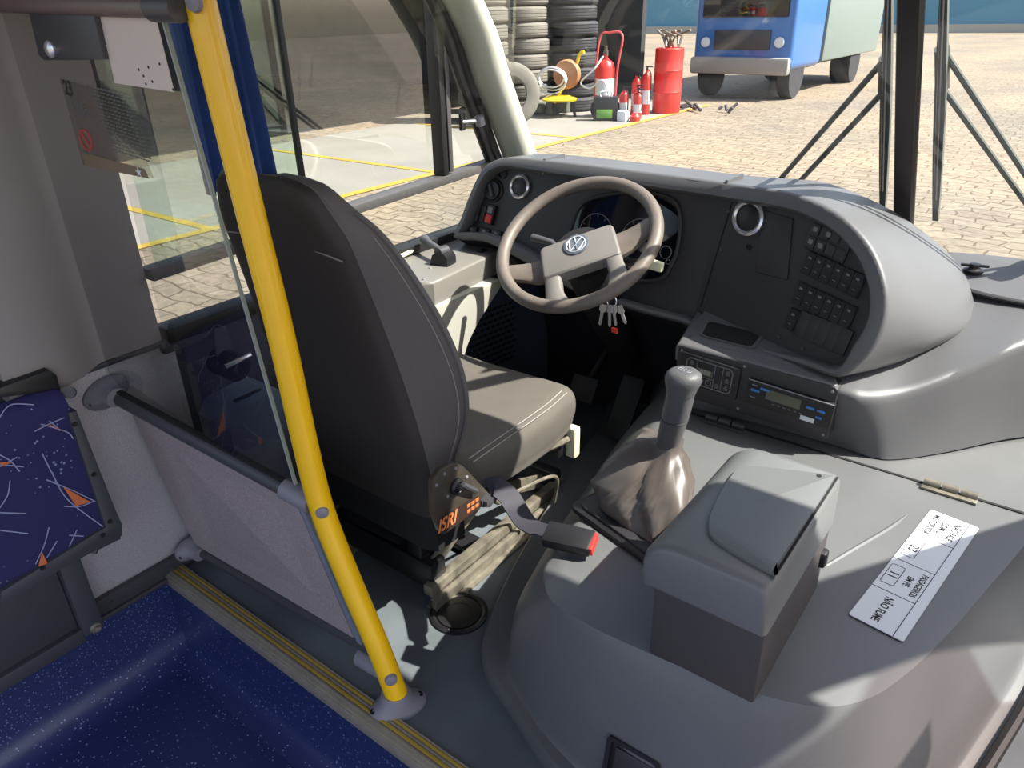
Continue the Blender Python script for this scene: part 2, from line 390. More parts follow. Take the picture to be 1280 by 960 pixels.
# ------------------------------------------------------------------ yard outside
ZG = -.70
def cobble():
    m = mat('cobblestone', sr(196, 176, 150), .85); n = m.node_tree.nodes; l = m.node_tree.links; b = n['Principled BSDF']
    tc = n.new('ShaderNodeTexCoord'); mp = n.new('ShaderNodeMapping'); l.new(tc.outputs['Object'], mp.inputs['Vector'])
    nz = n.new('ShaderNodeTexNoise'); nz.inputs['Scale'].default_value = 2.2; l.new(mp.outputs[0], nz.inputs['Vector'])
    vm = n.new('ShaderNodeVectorMath'); vm.operation = 'MULTIPLY_ADD'; vm.inputs[1].default_value = (.34, .34, 0)
    l.new(nz.outputs['Color'], vm.inputs[0]); l.new(mp.outputs[0], vm.inputs[2])
    br = n.new('ShaderNodeTexBrick'); l.new(vm.outputs[0], br.inputs['Vector'])
    br.inputs['Scale'].default_value = 1; br.inputs['Brick Width'].default_value = .31; br.inputs['Row Height'].default_value = .19
    br.inputs['Mortar Size'].default_value = .010; br.inputs['Mortar Smooth'].default_value = .3; br.inputs['Bias'].default_value = -.1
    br.inputs['Color1'].default_value = sr(150, 137, 118); br.inputs['Color2'].default_value = sr(134, 122, 106); br.inputs['Mortar'].default_value = sr(104, 90, 72)
    n2 = n.new('ShaderNodeTexNoise'); n2.inputs['Scale'].default_value = .35; n2.inputs['Detail'].default_value = 6; l.new(mp.outputs[0], n2.inputs['Vector'])
    n3 = n.new('ShaderNodeTexNoise'); n3.inputs['Scale'].default_value = 14; n3.inputs['Detail'].default_value = 6; l.new(mp.outputs[0], n3.inputs['Vector'])
    r = n.new('ShaderNodeValToRGB'); r.color_ramp.elements[0].color = (.72, .74, .78, 1); r.color_ramp.elements[1].color = (1.08, 1.02, .95, 1)
    r.color_ramp.elements[0].position = .35; r.color_ramp.elements[1].position = .65; l.new(n2.outputs['Fac'], r.inputs['Fac'])
    r3 = n.new('ShaderNodeValToRGB'); r3.color_ramp.elements[0].color = (.7, .7, .7, 1); r3.color_ramp.elements[1].color = (1.1, 1.1, 1.1, 1)
    r3.color_ramp.elements[0].position = .3; r3.color_ramp.elements[1].position = .7; l.new(n3.outputs['Fac'], r3.inputs['Fac'])
    x = n.new('ShaderNodeMix'); x.data_type = 'RGBA'; x.blend_type = 'MULTIPLY'; x.inputs[0].default_value = 1
    l.new(br.outputs['Color'], x.inputs[6]); l.new(r.outputs[0], x.inputs[7])
    y = n.new('ShaderNodeMix'); y.data_type = 'RGBA'; y.blend_type = 'MULTIPLY'; y.inputs[0].default_value = 1
    l.new(x.outputs[2], y.inputs[6]); l.new(r3.outputs[0], y.inputs[7]); l.new(y.outputs[2], b.inputs['Base Color'])
    bp = n.new('ShaderNodeBump'); bp.inputs['Strength'].default_value = .6; bp.inputs['Distance'].default_value = .02; bp.invert = True
    l.new(br.outputs['Fac'], bp.inputs['Height']); l.new(bp.outputs[0], b.inputs['Normal'])
    return m
b = MB(); b.poly([(-60, -30, ZG), (60, -30, ZG), (60, 90, ZG), (-60, 90, ZG)]); b.build('ground', cobble(), kind=S)
M_conc = mat('concrete_pad', sr(136, 132, 125), .8, var=.1, vscale=.8, bump=.2, bscale=40)
M_line = mat('yellow_line_paint', sr(172, 144, 60), .7, var=.15, vscale=6)
MB().box((-9.0, 6, ZG+.004), (4.1, 20.5, .012), bev=0).build('ground_pad', M_conc, kind=S)
b = MB(); zl = ZG+.0125
b.box((-6.99, 6, zl), (.12, 20.4, .008), bev=0)
for y in (4.03, 7.45, 10.9, .5): b.box((-8.9, y, zl), (3.7, .11, .008), bev=0)
b.build('ground_markings', M_line, kind=S)

# tyres -------------------------------------------------------
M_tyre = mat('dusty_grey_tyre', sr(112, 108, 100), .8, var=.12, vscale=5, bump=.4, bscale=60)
M_tyred = mat('black_tyre', sr(48, 48, 52), .7, var=.2, vscale=5, bump=.4, bscale=60)  # same tyre surface in a much darker tone
def tyre_mesh(m, rad=.5, h=.285):
    b = MB(); r = rad
    pr = [(r*.56, .03), (r*.58, .012), (r*.72, .0), (r*.88, .01), (r*.965, .03), (r, .055), (r, .075), (r*.985, .08), (r*.985, .09), (r, .095), (r, .135),
          (r*.985, .14), (r*.985, .15), (r, .155), (r, .195), (r*.985, .2), (r*.985, .21), (r, .215), (r, h-.055), (r*.965, h-.03), (r*.88, h-.01), (r*.72, h), (r*.58, h-.012), (r*.56, h-.03)]
    b.lathe(pr, None, 36, close=True)
    o = b.build('tyre', m, sharp=50); return o
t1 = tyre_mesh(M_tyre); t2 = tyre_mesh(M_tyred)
ordn = ['lowest', 'second lowest', 'third lowest', 'middle', 'fourth from the top', 'third from the top', 'second from the top', 'topmost']
first = {}
def stack(base, proto, col, where, n, grp, jit):
    for k in range(n):
        o = proto if id(proto) not in first else proto.copy()
        if id(proto) in first: COL.objects.link(o)
        first[id(proto)] = 1
        o.location = (base[0]+random.uniform(-jit, jit), base[1]+random.uniform(-jit, jit), ZG+.01+.287*k)
        o.rotation_euler = (0, 0, random.uniform(0, 6))
        tag(o, f'{col} tyre, {ordn[k]} in the {where}', 'tyre', grp)
stack((-9.6774, 11.7719, -0.7000), t1, 'dusty grey', 'stack nearest the windscreen pillar', 8, 'stacked tyres next to the pillar', .02)
stack((-9.8742, 13.3628, -0.7000), t1, 'dusty grey', 'stack between pillar stack and black tyres', 8, 'stacked dusty tyres in the middle', .03)
stack((-9.1901, 14.1795, -0.7000), t2, 'black', 'dark stack behind the fire extinguishers', 8, 'stacked black tyres', .03)
o = t1.copy(); COL.objects.link(o); o.rotation_euler = (R(80), R(0), R(38)); o.location = Vector((-8.8239, 11.4825, -0.7000))
o.location.z = ZG+.55; o.scale = (1.1, 1.1, 1); tag(o, 'dusty grey tyre standing upright against the tyre stacks', 'tyre')

# fire extinguishers and odds and ends ------------------------
def extinguisher(px, py, h, r, label, banded=True, grp='small fire extinguishers'):
    p = Vector(px)
    t = thing('fire_extinguisher', label, 'fire extinguisher', p, grp)
    M = Matrix.Translation(p)
    MB().lathe([(r*.9, 0), (r, .02), (r, h*.78), (r*.8, h*.88), (r*.3, h*.94), (r*.3, h)], M, 20).build('cylinder', M_red, t)
    MB().lathe([(r*1.02, h*.25), (r*1.02, h*.55)], M, 20).build('paper_band', M_white, t)
    b = MB(); b.box((0, 0, h+.02), (.03, .03, .06), M); b.box((.05, 0, h+.05), (.14, .025, .02), M); b.build('valve', M_black, t)
    MB().tube(catmull([p+Vector((0, -.02, h)), p+Vector((r*1.3, -.05, h*.9)), p+Vector((r*1.3, -.03, h*.3))], k=5), .012, 8).build('hose', M_black, t)
    return t
g = Vector((-7.9872, 13.4714, -0.7000)); g = Vector((g.x, g.y, ZG))
t = thing('trolley_extinguisher', 'large red wheeled fire extinguisher with tall red handle frame', 'fire extinguisher', g)
M = Matrix.Translation(g)
MB().lathe([(.13, .10), (.18, .14), (.18, .90), (.15, 1.0), (.04, 1.08), (.04, 1.16)], M, 24).build('cylinder', M_red, t)
MB().lathe([(.183, .42), (.183, .72)], M, 24).build('paper_band', M_white, t)
MB().tube(catmull([g+Vector(v) for v in ((-.26, .05, .1), (-.24, .05, .9), (-.18, .08, 1.45), (0, .08, 1.52), (.30, .08, 1.48), (.24, .05, .9), (.20, .05, .1))], k=6), .022, 8).build('handle_frame', mat('faded_red_tube', sr(206, 84, 88), .5), t)
b = MB(); b.box((0, 0, 1.17), (.08, .05, .1), M); b.lathe([(.03, 0), (.03, .1)], M @ Matrix.Translation((0, 0, 1.2)), 10); b.build('valve', M_steel, t)
for sx in (-1, 1):
    MB().lathe([(.05, -.03), (.13, -.03), (.14, 0), (.13, .03), (.05, .03)], frame(g+Vector((sx*.27, .1, .14)), (0, 1, 0), (0, 0, 1)), 20).build('wheel', M_rub, t)
MB().tube(catmull([g+Vector(v) for v in ((0, -.1, 1.12), (-.1, -.25, .9), (-.4, -.25, .65), (-.2, -.22, .55), (.1, -.24, .7), (.25, -.24, .4))], k=6), .018, 8).build('hose', M_white, t)
for i, (dx, dy, h, r, lab) in enumerate((
    (.38, .1, .52, .085, 'red fire extinguisher with white band right of black battery case'),
    (.60, .25, .55, .085, 'red fire extinguisher standing beside the red drum'),
    (.72, .05, .50, .08, 'rightmost small red fire extinguisher with white band'),
    (.40, .55, .75, .09, 'tall red fire extinguisher behind the wheeled one'),
    (.55, .68, .85, .09, 'red fire extinguisher in front of the red drum'))):
    extinguisher(g+Vector((dx, dy, 0)), 0, h, r, lab)
p = g+Vector((.78, 1.15, 0)); M = Matrix.Translation(p)
b = MB(); b.lathe([(.27, 0), (.28, .02), (.28, .4), (.29, .41), (.28, .43), (.28, .8), (.29, .81), (.28, .83), (.28, 1.2), (.26, 1.22), (.24, 1.2)], M, 28)
tag(b.build('drum', M_red), 'red steel drum standing behind the small extinguishers', 'drum').location = (0, 0, 0)
# tangle of scrap metal on the drum
b = MB()
for k in range(9):
    q = p+Vector((random.uniform(-.2, .2), random.uniform(-.2, .2), 1.23)); b.tube([q, q+Vector((random.uniform(-.15, .15), random.uniform(-.1, .1), .2)), q+Vector((random.uniform(-.3, .3), 0, .3))], .025, 6)
tag(b.build('scrap_metal', M_steel), 'pale scrap metal pieces heaped on top of the red drum', 'scrap')
# battery case
q = g+Vector((.30, -.45, 0))
t = thing('battery_case', 'black battery case with green label in front of extinguishers', 'battery', q)
M = Matrix.Translation(q) @ Matrix.Rotation(R(30), 4, 'Z')
MB().box((0, 0, .22), (.46, .25, .44), M, .02).build('case', M_black, t)
MB().box((-.02, -.128, .14), (.3, .006, .16), M, .002).build('green_label', mat('green_label', sr(96, 140, 60), .5), t)
MB().tube(catmull([M @ Vector(v) for v in ((-.1, 0, .43), (-.1, 0, .52), (.1, 0, .52), (.1, 0, .43))], k=4), .016, 8).build('handle', M_white, t)
q = g+Vector((.66, -.40, 0))
b = MB(); b.box((0, 0, .10), (.2, .16, .2), Matrix.Translation(q), .03); tag(b.build('box', M_white), 'small white box right of the battery case', 'box')
q = g+Vector((.88, -.32, 0))
b = MB(); b.lathe([(.02, 0), (.09, .02), (.1, .1), (.05, .16), (0, .17)], Matrix.Translation(q), 16); tag(b.build('canister', M_red), 'small red canister on the paving edge', 'canister')
# hose reel with yellow frame
q = g+Vector((-.66, -.35, 0))
t = thing('hose_reel', 'yellow hose reel with brown round face beside the wheeled extinguisher', 'hose reel', q)
M_yp = mat('yellow_machine_paint', sr(236, 206, 40), .45)
M = frame(q+Vector((.0, 0, .80)), (1, .25, 0), (0, 0, 1))
MB().lathe([(0, -.09), (.25, -.09), (.27, -.05), (.27, .05), (.25, .09), (0, .09)], M, 28).build('drum', mat('brown_reel', sr(168, 116, 80), .6), t)
MB().tube(catmull([q+Vector(v) for v in ((-.3, 0, .25), (-.2, .1, .5), (.1, .12, .9), (.22, .1, 1.15), (.32, .1, 1.2))], k=5), .035, 8).build('arm', M_yp, t)
MB().lathe([(0, 0), (.34, .0), (.36, .04), (.2, .09), (0, .1)], Matrix.Translation(q+Vector((-.1, -.1, .32))), 28).build('base_dish', M_yp, t)
b = MB()
for k, (r_, dz) in enumerate(((.34, 0), (.30, .03), (.36, -.05))):
    b.tube([q+Vector((-.25+r_*math.cos(a), -.15-.03*k, .72+dz+r_*.62*math.sin(a))) for a in [2*math.pi*i/20 for i in range(20)]], .017, 6, True)
b.build('hose', M_white, t)
for sx in (-1, 1):
    MB().tube([q+Vector((sx*.22-.1, 0, .34)), q+Vector((sx*.28-.1, .05, 0))], .03, 8).build('leg', M_black, t)
# dark engine part in the shade at the foot of the stacks
b = MB(); q = g+Vector((-1.15, -.25, 0))
for k in range(7): b.box((random.uniform(-.3, .3), random.uniform(-.15, .15), .10+.09*random.random()), (random.uniform(.15, .3), .2, random.uniform(.12, .3)), Matrix.Translation(q), .02)
tag(b.build('engine_part', mat('oily_green_metal', sr(86, 92, 80), .6, var=.3, vscale=9)), 'greenish engine part on the ground in front of the tyre stacks', 'engine part')
# low scrap on the paving, right of the extinguishers
b = MB()
for k in range(14):
    q = Vector((-7.4687, 15.0553, -0.7000))+Vector((random.uniform(-.6, 1.6), random.uniform(-.25, .25), .05)); b.tube([q, q+Vector((random.uniform(-.3, .3), random.uniform(-.2, .2), random.uniform(0, .14)))], .03, 6)
o = b.build('scrap_heap', M_dgrey); tag(o, 'low heap of dark scrap metal on the paving near parked truck', 'scrap'); o['kind'] = 'stuff'

# parked truck facing the bus, blue wall far behind
q = Vector((-6.9006, 17.5455, -0.7000))
t = thing('parked_truck', 'blue fronted truck parked on the cobbles beyond the extinguishers', 'truck', q)
M_tb = mat('blue_truck_paint', sr(64, 112, 176), .3, coat=.4); M_tg = mat('pale_truck_panel', sr(120, 132, 128), .5)
M = Matrix.Translation(q)
b = MB(); b.prism(rrect(2.3, 2.3, .18, 5), M @ frame((0, 0, 1.75), (1, 0, 0), (0, 0, 1)), -2.0, 0, .1, 3); b.build('cab', M_tb, t)
MB().box((0, -.02, 2.1), (1.95, .06, .8), M, .05).build('windscreen', M_lens, t)
MB().box((0, -.06, .72), (2.3, .2, .36), M, .06).build('bumper', mat('grey_bumper', sr(150, 146, 142), .6), t)
MB().box((0, -.03, 1.25), (1.3, .06, .4), M, .03).build('grille', M_dgrey, t)
for sx in (-1, 1):
    MB().lathe([(0, 0), (.11, 0), (.1, .04), (0, .05)], M @ frame((sx*.85, -.02, 1.2), (1, 0, 0), (0, 0, 1)), 18).build('headlamp', M_white, t)
    MB().lathe([(.15, -.14), (.48, -.14), (.5, -.1), (.5, .1), (.48, .14), (.15, .14)], M @ frame((sx*.95, .7, .5), (0, 1, 0), (0, 0, 1)), 28).build('wheel', M_tyred, t)
MB().box((0, 4.6, 2.0), (2.4, 5, 2.6), M, .05).build('cargo_box', M_tg, t)
MB().box((0, 4, .62), (.9, 7, .2), M, .03).build('chassis', M_black, t)
for sx in (-1, 1):
    MB().lathe([(.15, -.25), (.48, -.25), (.5, -.2), (.5, .2), (.48, .25), (.15, .25)], M @ frame((sx*.9, 5.2, .5), (0, 1, 0), (0, 0, 1)), 28).build('wheel', M_tyred, t)
b = MB(); b.box((4, 62, 1.1), (80, .3, 3.6), bev=0); b.build('wall_yard', mat('pale_blue_wall', sr(92, 140, 164), .8), kind=S)
b = MB(); b.box((4, 61.6, -.45), (80, .5, .5), bev=0); b.build('trim_yard', mat('white_kerb', sr(170, 165, 156), .8), kind=S)

# wipers outside the glass ------------------------------------
def wiper(label, bot, top, arms, sgn):
    bot, top = Vector(bot), Vector(top); top = bot+(top-bot)*2.1
    t = thing('windscreen_wiper', label, 'wiper', bot, 'windscreen wipers')
    b = MB(); P = [bot.lerp(top, k/8) for k in range(9)]
    b.loft([[p+Vector((dx*(.4+.6*math.sin(math.pi*min(1, k/8+.1))), dy, 0)) for dx, dy in ((-.0105, -.009), (.0105, -.009), (.0105, .009), (-.0105, .009))] for k, p in enumerate(P)])
    b.build('blade', M_wip, t)
    MB().tube([bot.lerp(top, .1)+Vector((0, -.017, 0)), bot.lerp(top, .5)+Vector((0, -.021, 0)), top+Vector((0, -.017, 0))], .004, 6).build('blade_spine', M_dgrey, t)
    for p, q in arms:
        MB().tube([p, q], .0065, 8).build('arm', M_wip, t)
        p = Vector(p); MB().lathe([(.022, -.01), (.022, .03), (.014, .045), (0, .046)], frame(p, (1, 0, 0), (0, .6, .8)), 14).build('pivot', M_rub, t)
    MB().tube([arms[0][1], arms[1][1]], .014, 8).build('arm_head', M_wip, t)
M_wip = mat('dull_wiper_metal', sr(84, 88, 84), .5)
wiper('left one of two wipers, hanging just left of the centre mullion', (-0.3930, 2.0733, 0.7641), (-0.3863, 1.8357, 1.0504),
      [((-0.7240, 2.1064, 0.7349), (-0.3912, 1.7839, 1.1370)), ((-0.6638, 2.1006, 0.7458), (-0.3942, 1.8402, 1.0691))], -1)
wiper('right one of two wipers, hanging just right of the centre mullion', (-0.2702, 2.0833, 0.7521), (-0.2814, 1.8314, 1.0556),
      [((-0.0159, 2.1206, 0.7223), (-0.2837, 1.8310, 1.0803)), ((-0.0076, 2.0913, 0.7571), (-0.2894, 1.7677, 1.1566))], 1)

# open shed behind the tyres, throwing its shade over the far end of the pad
M_shed = mat('dark_shed_wall', sr(58, 60, 62), .8, var=.2, vscale=1.5)
b = MB(); b.box((-19.4, 17.6, .95), (20, .2, 3.4), bev=0); b.box((-29.3, 11.5, .95), (.2, 12, 3.4), bev=0); b.build('wall_shed', M_shed, kind=S)
MB().box((-19.3, 11.6, 2.72), (20, 12.2, .12), bev=0).build('shed_roof', M_shed, kind=S)

# ------------------------------------------------------------------ partition behind the driver, yellow pole
def gp(X, z, off=0): return Vector((X, .709+.066*X+off, z))      # point on the partition plane
t = thing('grab_pole', 'yellow floor to ceiling grab pole bent at knee height behind driver seat', 'pole', (-0.8184, 0.6600, 0.0301))
pb = Vector((-0.8196, 0.6600, 0.0383)); 
P = catmull([pb, (-0.8578, 0.6600, 0.1487), (-0.9158, 0.6600, 0.2870), (-0.9622, 0.6600, 0.4198), (-0.9802, 0.6600, 0.5522), (-0.9957, 0.6600, 0.7650), (-1.0179, 0.6600, 0.9499), (-1.0355, 0.6600, 1.1145), (-1.0494, 0.6600, 1.2616), (-1.0592, 0.6600, 1.3573)], k=5)
d = (P[-1]-P[-6]).normalized(); P.append(P[-1]+d*((1.80-P[-1].z)/d.z))
MB().tube(P, .0225, 24).build('pole_tube', M_yel, t)
b = MB(); M = Matrix.Translation((pb.x-.003, pb.y, 0)) @ Matrix.Rotation(R(62), 4, 'Z')
L = []
for z, rx, ry in ((0, .060, .036), (.008, .060, .036), (.014, .050, .034), (.028, .033, .030), (.042, .029, .028), (.046, .026, .026)):
    L.append([M @ Vector((rx*math.cos(a)*(1 if abs(math.cos(a)) > .5 else 1), ry*math.sin(a), z)) for a in [2*math.pi*i/32 for i in range(32)]])
b.loft(L); fl = b.build('base_flange', M_clamp, t)
b = MB()
for sx in (-1, 1): b.lathe([(.007, 0), (.006, .003), (.003, .003), (.002, .001), (0, .001)], M @ Matrix.Translation((sx*.048, 0, .0135)), 10)
b.build_each('screw', M_matte, fl)

t = thing('driver_partition', 'low mauve laminate partition panel with top and bottom rails behind driver seat', 'partition', gp(-1.25, .05))
lt, lb = gp(-1.565, .455), gp(-1.44, .045)
q = [Vector((-1.5500, 0.6191, 0.4676)), Vector((-1.5400, 0.6804, 0.0255)), Vector((-0.9271, 0.6650, 0.1082)), Vector((-1.0393, 0.6550, 0.4413))]
off = Vector((0, .004, 0))
b = MB(); b.loft([[p-off for p in q], [p+off for p in q]]); b.build('panel', M_lam, t)
b = MB(); e0, e1 = Vector((-1.0278, 0.6550, 0.4496)), Vector((-0.9081, 0.6650, 0.1089))
b.loft([[e0+Vector((-.004, -.008, 0)), e0+Vector((.011, -.008, 0)), e0+Vector((.011, .008, 0)), e0+Vector((-.004, .008, 0))], [e1+Vector((-.004, -.008, 0)), e1+Vector((.011, -.008, 0)), e1+Vector((.011, .008, 0)), e1+Vector((-.004, .008, 0))]])
b.build('edge_strip', M_edge, t)
r0, r1 = Vector((-1.5600, 0.5923, 0.5162)), Vector((-1.0264, 0.6550, 0.4356))
d = (r1-r0).normalized()
MB().tube([r0-d*.01, r1+d*.03], .0165, 16).build('top_rail', M_dgrey, t)
b = MB(); up = Vector((0, 0, .0165)); b.loft([[p+up+Vector((0, y, z)) for y, z in ((-.006, -.001), (.006, -.001), (.006, .004), (-.006, .004))] for p in (r0, r1)]); b.build('glazing_seal', M_matte, t)
s0, s1 = Vector((-1.5450, 0.6741, 0.0427)), Vector((-0.9073, 0.6650, 0.1138)); d2 = (s1-s0).normalized()
MB().tube([s0-d2*.02, s1+d2*.02], .0125, 14).build('bottom_rail', M_dgrey, t)
def socket(p, M, rx, ry, h, rr):
    b = MB(); L = []
    for z, k in ((0, 1), (.008, 1), (.018, .78), (h*.6, .5), (h, .42)):
        L.append([M @ Vector((max(rx*k, rr)*math.cos(a), max(ry*k, rr)*math.sin(a), z)) for a in [2*math.pi*i/28 for i in range(28)]])
    b.loft(L); o = b.build('rail_socket', M_clamp, t)
    b = MB(); 
    for sx in (-1, 1): b.lathe([(.0065, 0), (.005, .003), (0, .003)], M @ Matrix.Translation((sx*rx*.76, 0, .013)), 10)
    b.build_each('screw', M_matte, o)
socket(r0, frame((XW+.001, r0.y-.004, r0.z+.002), (0, 1, 0.25), (0, 0, 1)), .052, .034, .05, .02)
socket(s0, frame((XW+.02, s0.y-.01, s0.z+.005), (0, 1, 0.1), (0, 0, 1)), .04, .03, .05, .016)
def tee(p, ax, c):      # tee clamp gripping the pole
    p = Vector(p); b = MB(); b.tube([p-ax*.075, p-ax*.005], .0215, 16)
    o = b.build('pole_clamp', M_clamp, t)
    nd = Vector((.80, -.55, .22)).normalized(); b = MB(); b.lathe([(.0, .004), (.009, .0035), (.0115, .002), (.0125, -.006)], frame(Vector(c)+nd*.0225, Vector((0, 0, 1)).cross(nd), (0, 0, 1)), 16); b.build('rivet_cap', M_clamp, o)
tee((-0.9829, 0.6600, 0.4290), d, (-0.9650, 0.6600, 0.4276)); tee((-0.8392, 0.6600, 0.0917), d2, (-0.8332, 0.6600, 0.0869))
# glass over the panel
gz = [Vector((-1.5781, 0.6048, 0.6245)), Vector((-1.5797, 0.6047, 1.2367))]
k = (1.77-gz[1].z)/(gz[1].z-gz[0].z)
def ext(lo, hi, z): lo, hi = Vector(lo), Vector(hi); return lo+(hi-lo)*((z-lo.z)/(hi.z-lo.z))
gl0, gl1 = ext(gz[0], gz[1], .475), ext(gz[0], gz[1], 1.77)
ra, rb = (-1.0102, 0.6423, 0.5026), (-1.1110, 0.6357, 1.2377)
gr0, gr1 = ext(ra, rb, .475), ext(ra, rb, 1.77)
gt = thing('partition_glass', 'smoky glass screen standing on the partition rail, with stickers', 'glass screen', gp(-1.25, .475))
MB().poly([gl0, gr0, gr1, gl1]).build('pane', G_part, gt)
M_ge = mat('pale_glass_edge', sr(150, 162, 158), .3)
b = MB()
for lo, hi, wdt in ((gl0, gl1, .0028), (gr0, gr1, .004)): b.loft([[p+Vector((x, y, 0)) for x, y in ((-wdt/2, -.003), (wdt/2, -.003), (wdt/2, .003), (-wdt/2, .003))] for p in (lo, hi)])
b.build('polished_edge', M_ge, gt)
MG = frame(gp(-1.25, 1.0, -.004), (1, .066, 0), (0, 0, 1)); MGi = MG.inverted()
def g2(p): v = MGi @ Vector(p); return (v.x, v.y)
# clear sticker printed with rows of small dark lettering, "23", a red no-smoking ring and a brown strip
st = MB(); c = [g2((-1.4332, 0.6144, 1.1532)), g2((-1.2657, 0.6255, 1.1324)), g2((-1.2216, 0.6284, 1.0054)), g2((-1.4350, 0.6143, 1.0096))]
st.prism(c, MG, 0, .0004); st = st.build('film_sticker', glass('clear_film', (.86, .84, .82, 1), 1.1), gt)
text('lettering', '23', MG @ Matrix.Translation((*g2((-1.4138, 0.6157, 1.1373)), .001)) @ Matrix.Rotation(R(-6), 4, 'Z'), .034, M_ink, st, sx=.75)
M_print = mat('grey_print', sr(92, 92, 92), .6)
b = MB(); rn = random.Random(4)
for k in range(17):
    f_ = k/16
    for half in range(2):
        x = -.03+.02*f_ if half else 0
        p0 = Vector((*g2((-1.3508, 0.6198, 1.1442)), 0)).lerp(Vector((*g2((-1.3202, 0.6219, 1.0442)), 0)), f_)
        if half and k > 8: continue
        if half: p0 = Vector((*g2((-1.4145, 0.6156, 1.1220)), 0)).lerp(Vector((*g2((-1.4026, 0.6164, 1.0967)), 0)), f_*2)
        xx = p0.x; end = p0.x+(.10 if not half else .035)
        while xx < end:
            wl = rn.uniform(.003, .011)
            b.box((xx+wl/2, p0.y-(xx-p0.x)*.12, .001), (wl, .0022, .0004), MG, 0); xx += wl+.0025
b.build('small_print', M_print, st)
b = MB(); cx, cz = g2((-1.4016, 0.6165, 1.0545)); ring = [MG @ Vector((cx+.017*math.cos(a), cz+.017*math.sin(a), .001)) for a in [2*math.pi*i/28 for i in range(28)]]
b.tube(ring, .0022, 6, True); b.tube([ring[10], ring[24]], .002, 6); b.build('no_smoking_ring', mat('faded_red_ink', sr(170, 70, 66), .6), st)
b = MB(); b.prism([g2((-1.4285, 0.6147, 1.0323)), g2((-1.2430, 0.6270, 1.0191)), g2((-1.2356, 0.6275, 1.0041)), g2((-1.4276, 0.6148, 1.0088))], MG, .0004, .001); b.build('brown_strip', mat('brown_print', sr(122, 106, 84), .6), st)
b = MB(); sx, sz = g2((-1.2618, 0.6257, 1.0122)); b.prism([(sx+(.009 if i % 2 == 0 else .0035)*math.cos(R(90+36*i)), sz+(.009 if i % 2 == 0 else .0035)*math.sin(R(90+36*i))) for i in range(10)], MG, .001, .0014); b.build('star_mark', M_white, st)
# sheet of cream paper taped to the glass
t = thing('notice_sheet', 'blank cream paper sheet with black dots taped to partition glass', 'paper', (-1.1861, 0.6307, 1.1951))
b = MB(); c = [g2((-1.2633, 0.6256, 1.2460)), g2((-1.1204, 0.6351, 1.2429)), g2((-1.1143, 0.6355, 1.1422)), g2((-1.2665, 0.6254, 1.1502))]; b.prism(c, MG, .0008, .0016); sh = b.build('sheet', M_paper, t)
b = MB()
for p in ((-3, 0), ): pass
for px in ((-1.1919, 0.6303, 1.1716), (-1.1655, 0.6321, 1.1755), (-1.1353, 0.6341, 1.1804), (-1.1831, 0.6309, 1.1628), (-1.1816, 0.6310, 1.1515), (-1.1635, 0.6322, 1.1554), (-1.1151, 0.6354, 1.1456)):
    x, z = g2(px); b.lathe([(.0022, 0), (.0022, .0004), (0, .0004)], MG @ Matrix.Translation((x, z, .0016)), 10)
b.build('dot_mark', M_ink, sh)
# clamp plate and horizontal tube at the top
t = thing('glass_clamp_plate', 'dark clamp plate with one silver bolt holding top of glass', 'bracket', (-1.3559, 0.6195, 1.2173))
b = MB(); c = [g2((-1.4525, 0.6131, 1.2570)), g2((-1.2617, 0.6257, 1.2536)), g2((-1.2658, 0.6255, 1.1853)), g2((-1.4479, 0.6134, 1.1818)), g2((-1.4593, 0.6127, 1.1891))]; b.prism(c, MG, .001, .012, .003); b.build('plate', M_dgrey, t)
x, z = g2((-1.4099, 0.6159, 1.1993)); MB().lathe([(.0135, 0), (.0135, .004), (.009, .008), (0, .009)], MG @ Matrix.Translation((x, z, .012)), 18).build('bolt', M_chrome, t)
t = thing('partition_top_rail', 'brown grey horizontal tube along the top of the partition glass', 'rail', (-1.2771, 0.6247, 1.2583))
a0, a1 = Vector((-1.5736, 0.6051, 1.2665))+Vector((0, -.012, 0)), Vector((-1.0622, 0.6389, 1.2531))+Vector((0, -.012, 0)); dd = (a1-a0).normalized()
M_tube = mat('brown_grey_tube', sr(112, 98, 92), .45)
MB().tube([Vector((XW+.004, a0.y-.066*(a0.x-XW), a0.z+.004)), a1-dd*.02], .0145, 16).build('tube', M_tube, t)
MB().tube([a1-dd*.05, a1+dd*.012], .019, 16).build('end_clamp', M_dgrey, t)
MB().lathe([(0, .008), (.012, .006), (.014, 0)], frame(Vector((-1.0345, 0.6600, 1.2593))+Vector((.006, -.021, 0)), (1, .3, 0), (0, 0, 1)), 14).build('rivet_cap', M_clamp, t)
# blue curtain bunched at the rear of the driver's window
b = MB(); L = []
for i in range(25):
    z = .90+.88*i/24; k = (z-.72)/1.0
    row = []
    for j in range(49):
        s = j/48; y = .865+.19*s-(.035*k)*s-.01*k
        row.append(Vector((-1.50+.022*math.sin(s*2*math.pi*4.5+.4*math.sin(k*4))+.01*math.sin(s*9+k*3), y+.012*math.sin(s*2*math.pi*4.5+1.3), z)))
    L.append(row)
b.loft(L, cap=False, ring=False); o = b.build('curtain', M_curt, sharp=80)
md = o.modifiers.new('thick', 'SOLIDIFY'); md.thickness = .003
tag(o, 'dark blue curtain bunched at the rear of the driver side window', 'curtain')

